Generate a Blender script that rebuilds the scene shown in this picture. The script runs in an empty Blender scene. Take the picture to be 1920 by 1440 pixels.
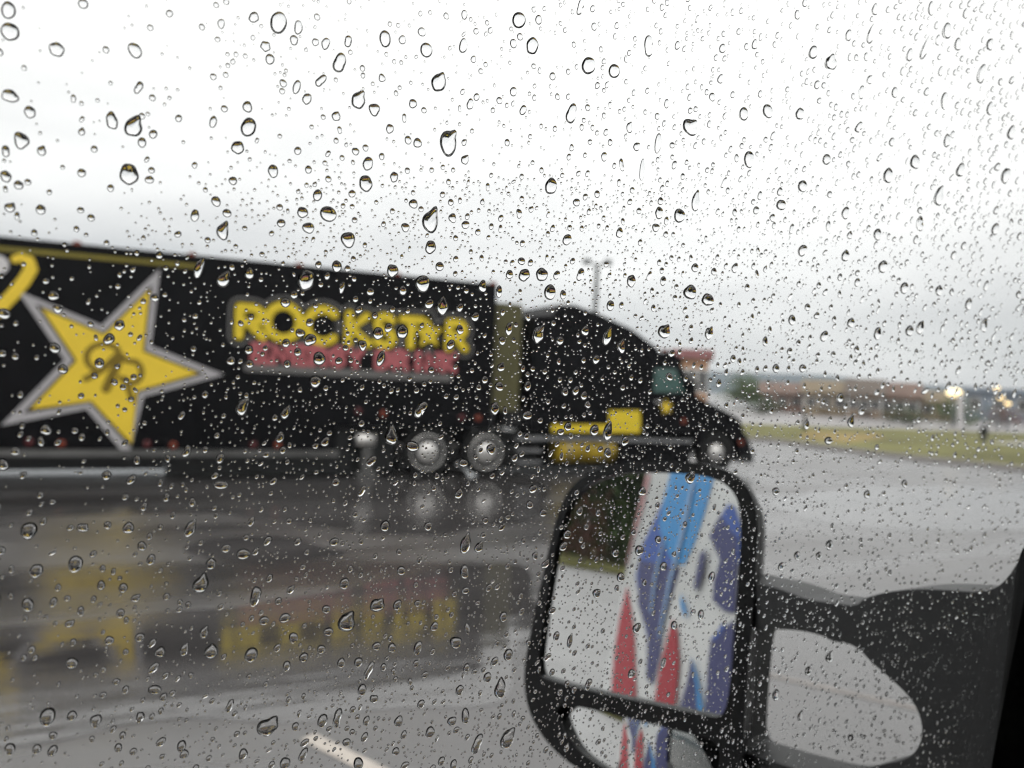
import bpy, bmesh, math, random
import numpy as np
from mathutils import Vector, Matrix, noise as mnoise
random.seed(7); rng = np.random.default_rng(11)
S = bpy.context.scene
COL = S.collection
R = math.radians
HAZE = .0004

# ------------------------------------------------------------------ camera
FPX, CAM_H, PITCH, ROLL = 1450.0, 2.1, 0.0063, 0.0439      # focal length in pixels of a 1920 wide picture
CP = Vector((0, 0, CAM_H))
FW = Vector((0, math.cos(PITCH), -math.sin(PITCH)))
_r0 = Vector((1, 0, 0)); _u0 = _r0.cross(FW)
RT = _r0 * math.cos(ROLL) + _u0 * math.sin(ROLL)
UP = _u0 * math.cos(ROLL) - _r0 * math.sin(ROLL)
cd = bpy.data.cameras.new('camera'); cam = bpy.data.objects.new('camera', cd); COL.objects.link(cam)
M = Matrix((RT, UP, -FW)).transposed().to_4x4(); M.translation = CP
cam.matrix_world = M
cd.sensor_width = 36.0; cd.lens = 36.0 * FPX / 1920.0
cd.clip_start = 0.01; cd.clip_end = 6000
cd.dof.use_dof = True; cd.dof.focus_distance = 0.335; cd.dof.aperture_fstop = 8.2   # phone-sized aperture focused on the wet pane
S.camera = cam

# ------------------------------------------------------------------ sky and sun
SUN_EL, SUN_AZ = R(52), R(200)
W = bpy.data.worlds.new('World'); S.world = W; W.use_nodes = True
nt = W.node_tree; nt.nodes.clear()
def N(t, tree=nt, **k):
    n = tree.nodes.new(t)
    for a, b in k.items(): setattr(n, a, b)
    return n
out = N('ShaderNodeOutputWorld'); mix = N('ShaderNodeMixShader')
bgs = N('ShaderNodeBackground'); bgc = N('ShaderNodeBackground')
sky = N('ShaderNodeTexSky', sky_type='NISHITA'); sky.sun_disc = False
sky.sun_elevation = SUN_EL; sky.sun_rotation = SUN_AZ
bgs.inputs['Strength'].default_value = 0.10
L = nt.links.new
L(sky.outputs[0], bgs.inputs[0])
tc = N('ShaderNodeTexCoord'); sep = N('ShaderNodeSeparateXYZ'); L(tc.outputs['Generated'], sep.inputs[0])
ramp = N('ShaderNodeValToRGB')          # overcast: about three times brighter overhead than at the horizon
mp = N('ShaderNodeMapRange'); mp.inputs[1].default_value = 0; mp.inputs[2].default_value = 1
L(sep.outputs[2], mp.inputs[0])
nz = N('ShaderNodeTexNoise'); nz.inputs['Scale'].default_value = 2.6; nz.inputs['Detail'].default_value = 5; nz.inputs['Roughness'].default_value = .5
vm = N('ShaderNodeVectorMath', operation='MULTIPLY'); vm.inputs[1].default_value = (1, 1, 4.5)
L(tc.outputs['Generated'], vm.inputs[0]); L(vm.outputs[0], nz.inputs['Vector'])
nm = N('ShaderNodeMapRange'); nm.inputs[1].default_value = .3; nm.inputs[2].default_value = .7
nm.inputs[3].default_value = -.055; nm.inputs[4].default_value = .055
L(nz.outputs['Fac'], nm.inputs[0])
ad = N('ShaderNodeMath', operation='ADD'); L(mp.outputs[0], ad.inputs[0]); L(nm.outputs[0], ad.inputs[1])
dp = N('ShaderNodeVectorMath', operation='DOT_PRODUCT'); dp.inputs[1].default_value = (-.62, .78, 0)   # a heavier cloud bank low on the left
L(tc.outputs['Generated'], dp.inputs[0])
db = N('ShaderNodeMapRange', interpolation_type='SMOOTHSTEP'); db.inputs[1].default_value = .55; db.inputs[2].default_value = 1.0; db.inputs[3].default_value = .02; db.inputs[4].default_value = -.07
L(dp.outputs['Value'], db.inputs[0])
ad2 = N('ShaderNodeMath', operation='ADD'); L(ad.outputs[0], ad2.inputs[0]); L(db.outputs[0], ad2.inputs[1])
L(ad2.outputs[0], ramp.inputs[0])
E = ramp.color_ramp.elements
E[0].position = 0.0; E[0].color = (.315, .33, .345, 1)
E[1].position = 1.0; E[1].color = (1, 1, 1, 1)
for p, c in ((.05, (.345, .352, .362)), (.11, (.435, .44, .446)), (.16, (.51, .513, .516)), (.22, (.565, .566, .566)), (.42, (.65, .65, .648))):
    e = E.new(p); e.color = (*c, 1)
L(ramp.outputs[0], bgc.inputs[0]); bgc.inputs['Strength'].default_value = 2.22
mix.inputs[0].default_value = .93
L(bgs.outputs[0], mix.inputs[1]); L(bgc.outputs[0], mix.inputs[2]); L(mix.outputs[0], out.inputs['Surface'])
sl = bpy.data.lights.new('sun', 'SUN'); sl.energy = 0.5; sl.angle = R(40); sl.color = (1, .97, .93)
so = bpy.data.objects.new('sun', sl); COL.objects.link(so)
sd = Vector((math.sin(SUN_AZ) * math.cos(SUN_EL), math.cos(SUN_AZ) * math.cos(SUN_EL), math.sin(SUN_EL)))
so.rotation_euler = sd.to_track_quat('Z', 'Y').to_euler()
S.view_settings.view_transform = 'Standard'; S.view_settings.look = 'None'
S.view_settings.exposure = 0; S.view_settings.gamma = 1; S.view_settings.use_curve_mapping = False
S.render.engine = 'CYCLES'
cy = S.cycles
cy.volume_bounces = 1; cy.max_bounces = 14; cy.transmission_bounces = 14; cy.glossy_bounces = 6; cy.diffuse_bounces = 3
cy.caustics_reflective = False; cy.caustics_refractive = False; cy.blur_glossy = .5
cy.sample_clamp_indirect = 6
cy.pixel_filter_type = 'BLACKMAN_HARRIS'; cy.filter_width = 1.2
cy.use_denoising = True; cy.denoiser = 'OPENIMAGEDENOISE'; cy.denoising_input_passes = 'RGB_ALBEDO_NORMAL'

# ------------------------------------------------------------------ helpers
def ray(x, y):
    return (RT * ((x - 960) / FPX) - UP * ((y - 720) / FPX) + FW).normalized()
def hit(x, y, P, n):
    d = ray(x, y); return CP + d * ((P - CP).dot(n) / d.dot(n))
def project(p):
    d = p - CP; z = d.dot(FW)
    return 960 + FPX * d.dot(RT) / z, 720 - FPX * d.dot(UP) / z

def mat(name, col, rough=.5, metal=0., spec=.5, var=.0, vscale=6., emit=None, coat=0., bump=0., bscale=40.):
    m = bpy.data.materials.new(name); m.use_nodes = True
    t = m.node_tree; b = t.nodes['Principled BSDF']
    b.inputs['Base Color'].default_value = (*col, 1); b.inputs['Roughness'].default_value = rough
    b.inputs['Metallic'].default_value = metal; b.inputs['Specular IOR Level'].default_value = spec
    b.inputs['Coat Weight'].default_value = coat
    if emit: b.inputs['Emission Color'].default_value = (*emit[0], 1); b.inputs['Emission Strength'].default_value = emit[1]
    tcn = t.nodes.new('ShaderNodeTexCoord')
    if var:
        n = t.nodes.new('ShaderNodeTexNoise'); n.inputs['Scale'].default_value = vscale; n.inputs['Detail'].default_value = 5
        t.links.new(tcn.outputs['Object'], n.inputs['Vector'])
        r = t.nodes.new('ShaderNodeMapRange'); r.inputs[1].default_value = .3; r.inputs[2].default_value = .7
        r.inputs[3].default_value = 1 - var; r.inputs[4].default_value = 1 + var; t.links.new(n.outputs['Fac'], r.inputs[0])
        mm = t.nodes.new('ShaderNodeVectorMath'); mm.operation = 'SCALE'; mm.inputs[0].default_value = col
        t.links.new(r.outputs[0], mm.inputs['Scale']); t.links.new(mm.outputs[0], b.inputs['Base Color'])
    if bump:
        n = t.nodes.new('ShaderNodeTexNoise'); n.inputs['Scale'].default_value = bscale; n.inputs['Detail'].default_value = 3
        t.links.new(tcn.outputs['Object'], n.inputs['Vector'])
        bp = t.nodes.new('ShaderNodeBump'); bp.inputs['Strength'].default_value = bump; bp.inputs['Distance'].default_value = .01
        t.links.new(n.outputs['Fac'], bp.inputs['Height']); t.links.new(bp.outputs[0], b.inputs['Normal'])
    return m

def glass(name, ior, col=(1, 1, 1)):
    m = bpy.data.materials.new(name); m.use_nodes = True; t = m.node_tree; t.nodes.clear()
    o = t.nodes.new('ShaderNodeOutputMaterial'); g = t.nodes.new('ShaderNodeBsdfGlass')
    g.inputs['IOR'].default_value = ior; g.inputs['Roughness'].default_value = 0; g.inputs['Color'].default_value = (*col, 1)
    t.links.new(g.outputs[0], o.inputs[0]); return m

def tag(o, label=None, cat=None, group=None, kind=None):
    for k, v in (('label', label), ('category', cat), ('group', group), ('kind', kind)):
        if v: o[k] = v
    return o
def empty(name, loc, mw=None):
    o = bpy.data.objects.new(name, None); COL.objects.link(o); o.empty_display_size = .2
    if mw is not None: o.matrix_world = mw
    else: o.location = loc
    return o
def mesh(name, vs, fs, m, parent=None, smooth=False, kind=None):
    me = bpy.data.meshes.new(name); me.from_pydata([tuple(v) for v in vs], [], fs); me.update()
    return link(name, me, m, parent, smooth, kind)
def link(name, me, m, parent=None, smooth=False, kind=None):
    me.materials.clear()
    if m: me.materials.append(m)
    if smooth:
        me.polygons.foreach_set('use_smooth', [True] * len(me.polygons))
    o = bpy.data.objects.new(name, me); COL.objects.link(o)
    if parent: o.parent = parent
    if kind: o['kind'] = kind
    return o

class MB:
    """Collects simple shapes in one bmesh."""
    def __init__(s): s.b = bmesh.new()
    def box(s, x0, x1, y0, y1, z0, z1):
        v = [s.b.verts.new((x, y, z)) for x in (x0, x1) for y in (y0, y1) for z in (z0, z1)]
        for f in ((0, 1, 3, 2), (4, 6, 7, 5), (0, 4, 5, 1), (2, 3, 7, 6), (0, 2, 6, 4), (1, 5, 7, 3)): s.b.faces.new([v[i] for i in f])
        return s
    def prism(s, pts, a, b, axis=1, taper=0.):
        """polygon of (u, w) extruded along an axis; axis 1: (x, z) along y."""
        def P(u, w, d):
            return (u, d, w) if axis == 1 else ((d, u, w) if axis == 0 else (u, w, d))
        cu = sum(p[0] for p in pts) / len(pts); cw = sum(p[1] for p in pts) / len(pts)
        A = [s.b.verts.new(P(u, w, a)) for u, w in pts]
        B = [s.b.verts.new(P(u + (cu - u) * taper, w + (cw - w) * taper, b)) for u, w in pts]
        n = len(pts)
        s.b.faces.new(A); s.b.faces.new(B[::-1])
        for i in range(n): s.b.faces.new((A[i], B[i], B[(i + 1) % n], A[(i + 1) % n]))
        return s
    def lathe(s, prof, c, axis=1, seg=28):
        """profile of (radius, along) revolved about an axis through c."""
        rings = []
        for r, d in prof:
            ring = []
            for k in range(seg):
                a = 2 * math.pi * k / seg; u, w = r * math.cos(a), r * math.sin(a)
                p = {0: (d, u, w), 1: (u, d, w), 2: (u, w, d)}[axis]
                ring.append(s.b.verts.new((c[0] + p[0], c[1] + p[1], c[2] + p[2])))
            rings.append(ring)
        for A, B in zip(rings, rings[1:]):
            for k in range(seg): s.b.faces.new((A[k], A[(k + 1) % seg], B[(k + 1) % seg], B[k]))
        s.b.faces.new(rings[0][::-1]); s.b.faces.new(rings[-1]); return s
    def tube(s, pts, r, seg=10, r2=None):
        pts = [Vector(p) for p in pts]; rings = []; n = len(pts)
        for i, p in enumerate(pts):
            d = (pts[min(i + 1, n - 1)] - pts[max(i - 1, 0)]).normalized()
            a = Vector((0, 0, 1)) if abs(d.z) < .9 else Vector((1, 0, 0))
            x = d.cross(a).normalized(); y = d.cross(x)
            rr = r if r2 is None else r + (r2 - r) * i / (n - 1)
            rings.append([s.b.verts.new(p + (x * math.cos(2 * math.pi * k / seg) + y * math.sin(2 * math.pi * k / seg)) * rr) for k in range(seg)])
        for A, B in zip(rings, rings[1:]):
            for k in range(seg): s.b.faces.new((A[k], A[(k + 1) % seg], B[(k + 1) % seg], B[k]))
        s.b.faces.new(rings[0][::-1]); s.b.faces.new(rings[-1]); return s
    def stroke(s, pts, r, y=0., flat=.05, seg=10):
        """a round-ended flattened bead along (x, z) points on a wall facing -y: vinyl lettering."""
        pts = [Vector((p[0], 0, p[1])) for p in pts]
        q = [pts[0]]
        d0 = (pts[0] - pts[1]).normalized(); d1 = (pts[-1] - pts[-2]).normalized()
        path = [(pts[0] + d0 * r * math.sin(a), r * math.cos(a)) for a in (1.45, 1.0, .5)] + [(p, r) for p in pts] + [(pts[-1] + d1 * r * math.sin(a), r * math.cos(a)) for a in (.5, 1.0, 1.45)]
        rings = []; n = len(path)
        for i, (p, rr) in enumerate(path):
            d = (path[min(i + 1, n - 1)][0] - path[max(i - 1, 0)][0]).normalized()
            x = Vector((d.z, 0, -d.x))
            rings.append([s.b.verts.new(Vector((p.x, y, p.z)) + x * rr * math.cos(2 * math.pi * k / seg) + Vector((0, rr * flat * math.sin(2 * math.pi * k / seg), 0))) for k in range(seg)])
        for A, B in zip(rings, rings[1:]):
            for k in range(seg): s.b.faces.new((A[k], A[(k + 1) % seg], B[(k + 1) % seg], B[k]))
        s.b.faces.new(rings[0][::-1]); s.b.faces.new(rings[-1]); return s
    def bevel(s, w, seg=2):
        es = [e for e in s.b.edges if len(e.link_faces) == 2 and e.calc_face_angle(0) > .5]
        bmesh.ops.bevel(s.b, geom=es, offset=w, segments=seg, affect='EDGES', profile=.5, clamp_overlap=True); return s
    def build(s, name, m, parent=None, smooth=False, kind=None):
        bmesh.ops.recalc_face_normals(s.b, faces=s.b.faces)
        me = bpy.data.meshes.new(name); s.b.to_mesh(me); s.b.free()
        return link(name, me, m, parent, smooth, kind)

def arc(cx, cz, rx, rz, a0, a1, n=14):
    return [(cx + rx * math.cos(R(a0 + (a1 - a0) * i / n)), cz + rz * math.sin(R(a0 + (a1 - a0) * i / n))) for i in range(n + 1)]

def smooth_poly(pts, n=3):
    for _ in range(n):
        q = []
        for i in range(len(pts)):
            a, c = pts[i], pts[(i + 1) % len(pts)]
            q += [(a[0] * .75 + c[0] * .25, a[1] * .75 + c[1] * .25), (a[0] * .25 + c[0] * .75, a[1] * .25 + c[1] * .75)]
        pts = q
    return pts

# ------------------------------------------------------------------ materials
BLACK = mat('black_paint', (.004, .004, .005), .22, spec=.07, var=.3, vscale=2)
DARK = mat('dark_plastic', (.008, .0085, .009), .42, spec=.3, var=.2, vscale=20)
RUBBER = mat('tyre_rubber', (.012, .012, .012), .7, spec=.2, var=.2, vscale=9)
CHROME = mat('polished_aluminium', (.62, .60, .58), .3, 1., var=.1, vscale=8)
STEEL = mat('dull_steel', (.22, .22, .225), .4, .7, var=.2, vscale=6)
DULL = mat('grimy_steel', (.11, .108, .105), .45, .5, var=.3, vscale=1.2)
YELLOW = mat('yellow_vinyl', (.80, .57, .045), .45, spec=.3, var=.04, vscale=3)
TEXTY = mat('yellow_lettering', (.72, .54, .03), .5, spec=.3, var=.05, vscale=4)
OLIVE = mat('dark_gold_vinyl', (.18, .12, .008), .5, spec=.3, var=.1)
GOLD = mat('muted_gold_paint', (.20, .165, .022), .4, spec=.3, var=.12, vscale=3)
KHAKI = mat('khaki_gold_panel', (.085, .078, .03), .4, spec=.3, var=.15, vscale=2)
SILVER = mat('silver_vinyl', (.40, .385, .395), .45, spec=.3, var=.06, vscale=3)
GREYV = mat('grey_vinyl', (.14, .135, .13), .5, spec=.3, var=.08, vscale=4)
DUSTRED = mat('dusty_red_lettering', (.40, .11, .12), .5, spec=.3, var=.08, vscale=4)
AMBER = mat('amber_lens', (.20, .03, .010), .25, spec=.5)
REDL = mat('red_lens', (.09, .012, .014), .25, spec=.5)
TGLASS = mat('greenish_cab_window', (.05, .11, .095), .06, spec=.9)
PALE = mat('pale_vinyl', (.6, .58, .58), .5)
WHITE = mat('white_van_paint', (.74, .74, .73), .25, spec=.5, var=.03, vscale=3)
CYAN = mat('bright_blue_graphic', (.055, .30, .66), .5, spec=.12)
BLUE = mat('mid_blue_graphic', (.05, .11, .40), .5, spec=.12)
NAVY = mat('navy_graphic', (.055, .058, .17), .5, spec=.12)
REDG = mat('red_graphic', (.42, .03, .045), .5, spec=.12)
LINING = mat('dark_cab_lining', (.012, .012, .012), .8, spec=.1, bump=.2, bscale=60)
MIRROR = mat('mirror_silver', (.86, .88, .88), .0, 1.)
PANE = glass('window_pane_glass', 1.5, (.995, .996, .986))
WATER = glass('rain_water', 1.333)
def contact():
    """the foot of a drop, wetted to the pane: light coming back down through the water passes on into the pane."""
    m = glass('rain_water_foot', 1.333); t = m.node_tree
    g = [n for n in t.nodes if n.type == 'BSDF_GLASS'][0]; o = [n for n in t.nodes if n.type == 'OUTPUT_MATERIAL'][0]
    ge = t.nodes.new('ShaderNodeNewGeometry'); tr = t.nodes.new('ShaderNodeBsdfTransparent'); mx = t.nodes.new('ShaderNodeMixShader')
    t.links.new(ge.outputs['Backfacing'], mx.inputs[0]); t.links.new(g.outputs[0], mx.inputs[1]); t.links.new(tr.outputs[0], mx.inputs[2]); t.links.new(mx.outputs[0], o.inputs[0])
    return m
FOOT = contact()

# ------------------------------------------------------------------ ground and the lot
def ground_mat(name, r0, r1, wave):
    m = bpy.data.materials.new(name); m.use_nodes = True; t = m.node_tree; b = t.nodes['Principled BSDF']
    n = lambda k, **kw: N(k, t, **kw); l = t.links.new
    g = n('ShaderNodeTexCoord')
    mpn = n('ShaderNodeMapping'); mpn.inputs['Rotation'].default_value = (0, 0, -R(23)); l(g.outputs['Object'], mpn.inputs[0])
    st = n('ShaderNodeVectorMath', operation='MULTIPLY'); st.inputs[1].default_value = (.16, .75, 1); l(mpn.outputs[0], st.inputs[0])
    a = n('ShaderNodeTexNoise'); a.inputs['Scale'].default_value = .9; a.inputs['Detail'].default_value = 6; a.inputs['Roughness'].default_value = .55; l(st.outputs[0], a.inputs['Vector'])
    f = n('ShaderNodeTexNoise'); f.inputs['Scale'].default_value = 45; f.inputs['Detail'].default_value = 4; l(g.outputs['Object'], f.inputs['Vector'])
    cr = n('ShaderNodeValToRGB'); cr.color_ramp.elements[0].position = .35; cr.color_ramp.elements[0].color = (.032, .030, .030, 1)
    cr.color_ramp.elements[1].position = .68; cr.color_ramp.elements[1].color = (.070, .066, .066, 1); l(a.outputs['Fac'], cr.inputs[0])
    mr = n('ShaderNodeMapRange'); mr.inputs[1].default_value = .3; mr.inputs[2].default_value = .7; mr.inputs[3].default_value = .8; mr.inputs[4].default_value = 1.2; l(f.outputs['Fac'], mr.inputs[0])
    sc = n('ShaderNodeVectorMath', operation='SCALE'); l(cr.outputs[0], sc.inputs[0]); l(mr.outputs[0], sc.inputs['Scale']); l(sc.outputs[0], b.inputs['Base Color'])
    rr = n('ShaderNodeMapRange'); rr.inputs[1].default_value = .38; rr.inputs[2].default_value = .66; rr.inputs[3].default_value = r0; rr.inputs[4].default_value = r1; l(a.outputs['Fac'], rr.inputs[0]); l(rr.outputs[0], b.inputs['Roughness'])
    b.inputs['IOR'].default_value = 2.05
    w = n('ShaderNodeTexNoise'); w.inputs['Scale'].default_value = 2.2; w.inputs['Detail'].default_value = 4; l(st.outputs[0], w.inputs['Vector'])
    bp = n('ShaderNodeBump'); bp.inputs['Strength'].default_value = wave; bp.inputs['Distance'].default_value = .02; l(w.outputs['Fac'], bp.inputs['Height']); l(bp.outputs[0], b.inputs['Normal'])
    return m
LOT = ground_mat('wet_asphalt', .17, .46, .5); PUD = ground_mat('rain_puddle', .05, .17, .45)
ASPH = mat('pale_wet_road', (.20, .185, .185), .3, spec=.6, var=.12, vscale=.3)
GRASSM = mat('verge_grass', (.135, .130, .045), .85, spec=.2, var=.4, vscale=.25, bump=.8, bscale=6)
STRAW = mat('worn_yellow_grass', (.22, .165, .06), .85, spec=.2, var=.3, vscale=.5, bump=.8, bscale=6)
PAINT = mat('worn_line_paint', (.40, .36, .32), .4, spec=.5, var=.12, vscale=9)
KERB = mat('kerb_concrete', (.30, .28, .265), .6, var=.1, vscale=1)
def sheet(name, pts, z, m, th=0.):
    b = MB()
    if th: b.prism([(p[0], p[1]) for p in pts], z, z + th, axis=2)
    else:
        b.b.faces.new([b.b.verts.new((p[0], p[1], z)) for p in pts])
    o = b.build(name, m, kind='structure')
    if not th and o.data.polygons[0].normal.z < 0: o.data.flip_normals()
    return o
sheet('ground', [(-900, -900), (900, -900), (900, 900), (-900, 900)], 0, LOT)
def G(x, y, z=0.):
    p = hit(x, y, Vector((0, 0, z)), Vector((0, 0, 1))); return (p.x, p.y)
def lerp(a, b, t): return (a[0] + (b[0] - a[0]) * t, a[1] + (b[1] - a[1]) * t)
# the road beyond the verge, then the verge itself with its kerb
sheet('road', [(10, 46), (60, 52), (140, 60), (140, 100), (20, 78), (-30, 62), (-30, 44)], .004, ASPH)
va, vb, vc, vd = (9.0, 45.2), (40, 49.8), (30, 30.2), (9.6, 32.6)
verge = [(2, 43.8), (12, 44.4), (33, 48.6), (60, 52), (60, 37), (30, 29.5), (15.8, 23.4), (13.2, 26.5), (10.8, 32.2), (2, 32.0)]
sheet('grass_verge', verge, .004, GRASSM, .12)
kb = MB()
edge = [(60, 37), (30, 29.5), (15.8, 23.4), (13.2, 26.5), (10.8, 32.2), (2, 32.0)]
for p, q in zip(edge, edge[1:]):
    d = Vector((q[0] - p[0], q[1] - p[1], 0)).normalized(); s_ = Vector((-d.y, d.x, 0)) * -.16
    if s_.dot(Vector((p[0], p[1], 0)) - Vector((20, 38, 0))) < 0: s_ = -s_
    kb.prism([(p[0], p[1]), (q[0], q[1]), (q[0] + s_.x, q[1] + s_.y), (p[0] + s_.x, p[1] + s_.y)], .003, .14, axis=2)
kb.build('kerb', KERB, kind='structure')
sheet('worn_grass', [(13.5, 31), (17.5, 36), (19, 40), (15.6, 40.2), (13.8, 36.6), (12.3, 33)], .128, STRAW)
sheet('path', [(24, 33.5), (31, 38), (44, 41.6), (44, 43.6), (30, 40.6), (22, 36)], .128, ASPH)
def puddle(px):
    q = smooth_poly([G(*p) for p in px], 3)
    cx, cy_ = sum(p[0] for p in q) / len(q), sum(p[1] for p in q) / len(q)
    q = [(p[0] + .22 * mnoise.noise(Vector((p[0] * 1.1, p[1] * 1.1, 0))), p[1] + .35 * mnoise.noise(Vector((p[0] * .9, p[1] * .9, 5)))) for p in q]
    return sheet('puddle', q, .003, PUD)
puddle([(-260, 868), (300, 868), (700, 876), (1020, 884), (1030, 965), (820, 1010), (640, 1000), (450, 968), (300, 948), (100, 952), (-260, 950)])
puddle([(-220, 1190), (60, 1172), (250, 1160), (420, 1146), (600, 1112), (800, 1075), (960, 1050), (1020, 1100), (1010, 1210), (950, 1300), (700, 1330), (400, 1350), (100, 1380), (-200, 1420)])
puddle([(1420, 930), (1700, 905), (2050, 930), (2100, 985), (1800, 1000), (1500, 985)])
puddle([(330, 1015), (520, 1000), (680, 1030), (560, 1062), (400, 1056)])
FAINT = mat('nearly_worn_off_line', (.17, .15, .135), .35, spec=.6, var=.2, vscale=5)
def line(p, q, w, z=.004, m=None):
    d = Vector((q[0] - p[0], q[1] - p[1], 0)).normalized(); n_ = Vector((-d.y, d.x, 0)) * w / 2
    return sheet('parking_line', [(p[0] + n_.x, p[1] + n_.y), (q[0] + n_.x, q[1] + n_.y), (q[0] - n_.x, q[1] - n_.y), (p[0] - n_.x, p[1] - n_.y)], z, m or PAINT)
line((-1.08, 4.42), (.9, 2.9), .105)
line((1.9, 5.75), (4.6, 4.15), .07, m=FAINT)

# ------------------------------------------------------------------ trailer and tractor unit
ANG = 1.1594
P0 = Vector((-.407, 16.418, 0))
TX = Vector((math.sin(ANG), math.cos(ANG), 0)); TY = Vector((-math.cos(ANG), math.sin(ANG), 0))
TM = Matrix((TX, TY, Vector((0, 0, 1)))).transposed().to_4x4(); TM.translation = P0
TRAILER = empty('semi_trailer', None, TM)
tag(TRAILER, 'long black trailer with a big yellow star and yellow lettering on its side', 'trailer')
b = MB(); b.box(-15.6, 0, 0, 2.55, 1.02, 4.06); b.bevel(.05, 2); b.build('box_body', BLACK, TRAILER)
MB().box(-15.6, -.02, -.012, .06, 4.03, 4.095).build('top_rail', BLACK, TRAILER)
MB().box(-11.2, -3.25, .02, .10, .56, 1.03).build('side_skirt', BLACK, TRAILER)
b = MB(); b.box(-11.2, -3.2, -.015, .12, .43, .555); b.bevel(.02, 2); b.build('bottom_rail', DULL, TRAILER)
MB().box(-15.5, -.3, 1.0, 1.5, .85, 1.02).build('chassis', DARK, TRAILER)
MB().box(-11.0, -6.3, .3, 2.3, .17, .98).build('belly_fill', DARK, TRAILER)  # dark filler boxes added to darken the gap under the trailer
MB().box(-6.29, -2.95, .3, 2.3, .07, .98).build('belly_fill', DARK, TRAILER)
MB().box(-2.94, -1.95, .45, 2.3, .07, .98).build('belly_fill', DARK, TRAILER)
MB().box(-15.5, -5.85, -.008, .01, 3.855, 3.93).build('stripe', GOLD, TRAILER)
for k in range(13):
    MB().box(-15.2 + k * 1.2, -15.17 + k * 1.2, -.004, .01, 1.05, 3.84).build('panel_seam', BLACK, TRAILER)
# the star: silver outer shape, yellow inner shape, emblem
OUT = [(-6.5, 3.80), (-6.60, 2.41), (-5.36, 1.95), (-6.68, 1.50), (-6.89, .40), (-7.57, 1.26), (-8.82, .95), (-7.93, 2.09), (-8.66, 3.22), (-7.39, 2.72)]
INN = [(-6.66, 3.40), (-6.72, 2.30), (-5.80, 1.955), (-6.79, 1.60), (-6.845, .66), (-7.50, 1.40), (-8.40, 1.235), (-7.75, 2.09), (-8.30, 2.95), (-7.34, 2.56)]
def plate(name, pts, y0, y1, m, parent, bev=0.):
    b = MB(); b.prism(pts, y0, y1)
    if bev: b.bevel(bev, 1)
    return b.build(name, m, parent)
MIDP = [(u + (v_ - u) * .75, w + (q - w) * .75) for (u, w), (v_, q) in zip(OUT, INN)]
star = plate('star_outline', OUT, -.010, .005, SILVER, TRAILER)
plate('star_black_border', MIDP, -.013, -.009, BLACK, star)  # black vinyl band between the silver outline and the yellow face
plate('star_face', INN, -.017, -.012, YELLOW, star)
em = MB(); y = -.0185
em.stroke(arc(-7.33, 2.16, .27, .24, 40, 250, 16), .05, y)
em.stroke([(-7.60, 1.78), (-7.35, 1.95), (-7.12, 2.23)], .055, y - .0006)
em.stroke([(-7.28, 1.62), (-7.16, 1.95), (-7.08, 2.2)], .075, y - .0012)
em.stroke([(-7.08, 2.2), (-6.95, 2.12)] + arc(-6.90, 1.93, .17, .20, 75, -110, 12) + [(-7.06, 1.82)], .05, y - .0018)
em.stroke([(-6.98, 1.80), (-6.87, 1.46)], .05, y - .0024)
em.build('star_emblem', OLIVE, star)
sw = MB(); sw.stroke([(-8.52, 3.72), (-8.47, 3.60), (-8.56, 3.40), (-8.72, 3.14), (-8.93, 2.86), (-9.2, 2.6)], .10, -.012)
sw.stroke([(-8.52, 3.72), (-8.62, 3.78), (-8.70, 3.74)], .07, -.0126)
sw.build('scroll_graphic', YELLOW, TRAILER)
b = MB(); b.lathe([(.16, -.012), (.16, .006)], (-8.95, 0, 3.62), 1, 20); b.build('pale_roundel', PALE, TRAILER)
# lettering
def letter_R(x, z, w, h):
    return [[(x, z), (x, z + h)], [(x, z + h), (x + w * .45, z + h)] + arc(x + w * .5, z + h * .74, w * .42, h * .26, 80, -90, 9) + [(x, z + h * .46)], [(x + w * .40, z + h * .46), (x + w, z)]]
ZB, HH = 2.69, .52
LET = []
LET.append(letter_R(-5.13, ZB, .42, HH))
LET.append([arc(-4.34, ZB + .30, .30, .31, 90, 450, 22)])
LET.append([arc(-3.60, ZB + .28, .31, .31, 48, 312, 18)])
LET.append([[(-3.10, ZB - .02), (-3.10, ZB + HH + .02)], [(-2.76, ZB + HH), (-3.03, ZB + .27), (-2.70, ZB - .02)]])
LET.append([arc(-2.38, ZB + .40, .155, .145, 30, 270, 12) + arc(-2.38, ZB + .12, .17, .145, 90, -150, 12)])
LET.append([[(-2.02, ZB + HH), (-1.62, ZB + HH)], [(-1.84, ZB + HH), (-1.84, ZB)]])
LET.append('star')
LET.append(letter_R(-1.03, ZB, .36, HH))
bk = MB(); bi = MB(); i_ = 0
for le in LET:
    lm = MB()
    if le == 'star':
        P = []
        for k in range(10):
            rr = .33 if k % 2 == 0 else .15; a = R(94 + 36 * k); P.append((-1.47 + rr * math.cos(a), ZB + .26 + rr * math.sin(a)))
        lm.prism(P, -.019, -.012)
        lm.build('letter', TEXTY, TRAILER)
        for k in range(0, 10, 2): bk.stroke([(-1.47, ZB + .26), P[k]], .19, -.001 - i_ * .0001, .012); bi.stroke([(-1.47, ZB + .26), P[k]], .14, -.0065 - i_ * .0001, .012); i_ += 1
        continue
    for j, st in enumerate(le):
        lm.stroke(st, .083, -.016 - j * .0006, .05)
        bk.stroke(st, .195, -.001 - i_ * .0001, .012); bi.stroke(st, .150, -.0065 - i_ * .0001, .012); i_ += 1
    lm.build('letter', TEXTY, TRAILER)
for cx_, cz_ in ((-4.34, ZB + .30), (-3.58, ZB + .28)): bi.stroke([(cx_ - .01, cz_), (cx_ + .01, cz_)], .2, -.0085, .012)
bk.build('lettering_outline', GREYV, TRAILER); bi.build('lettering_backing', BLACK, TRAILER)
ZR, HR = 2.23, .30
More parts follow.
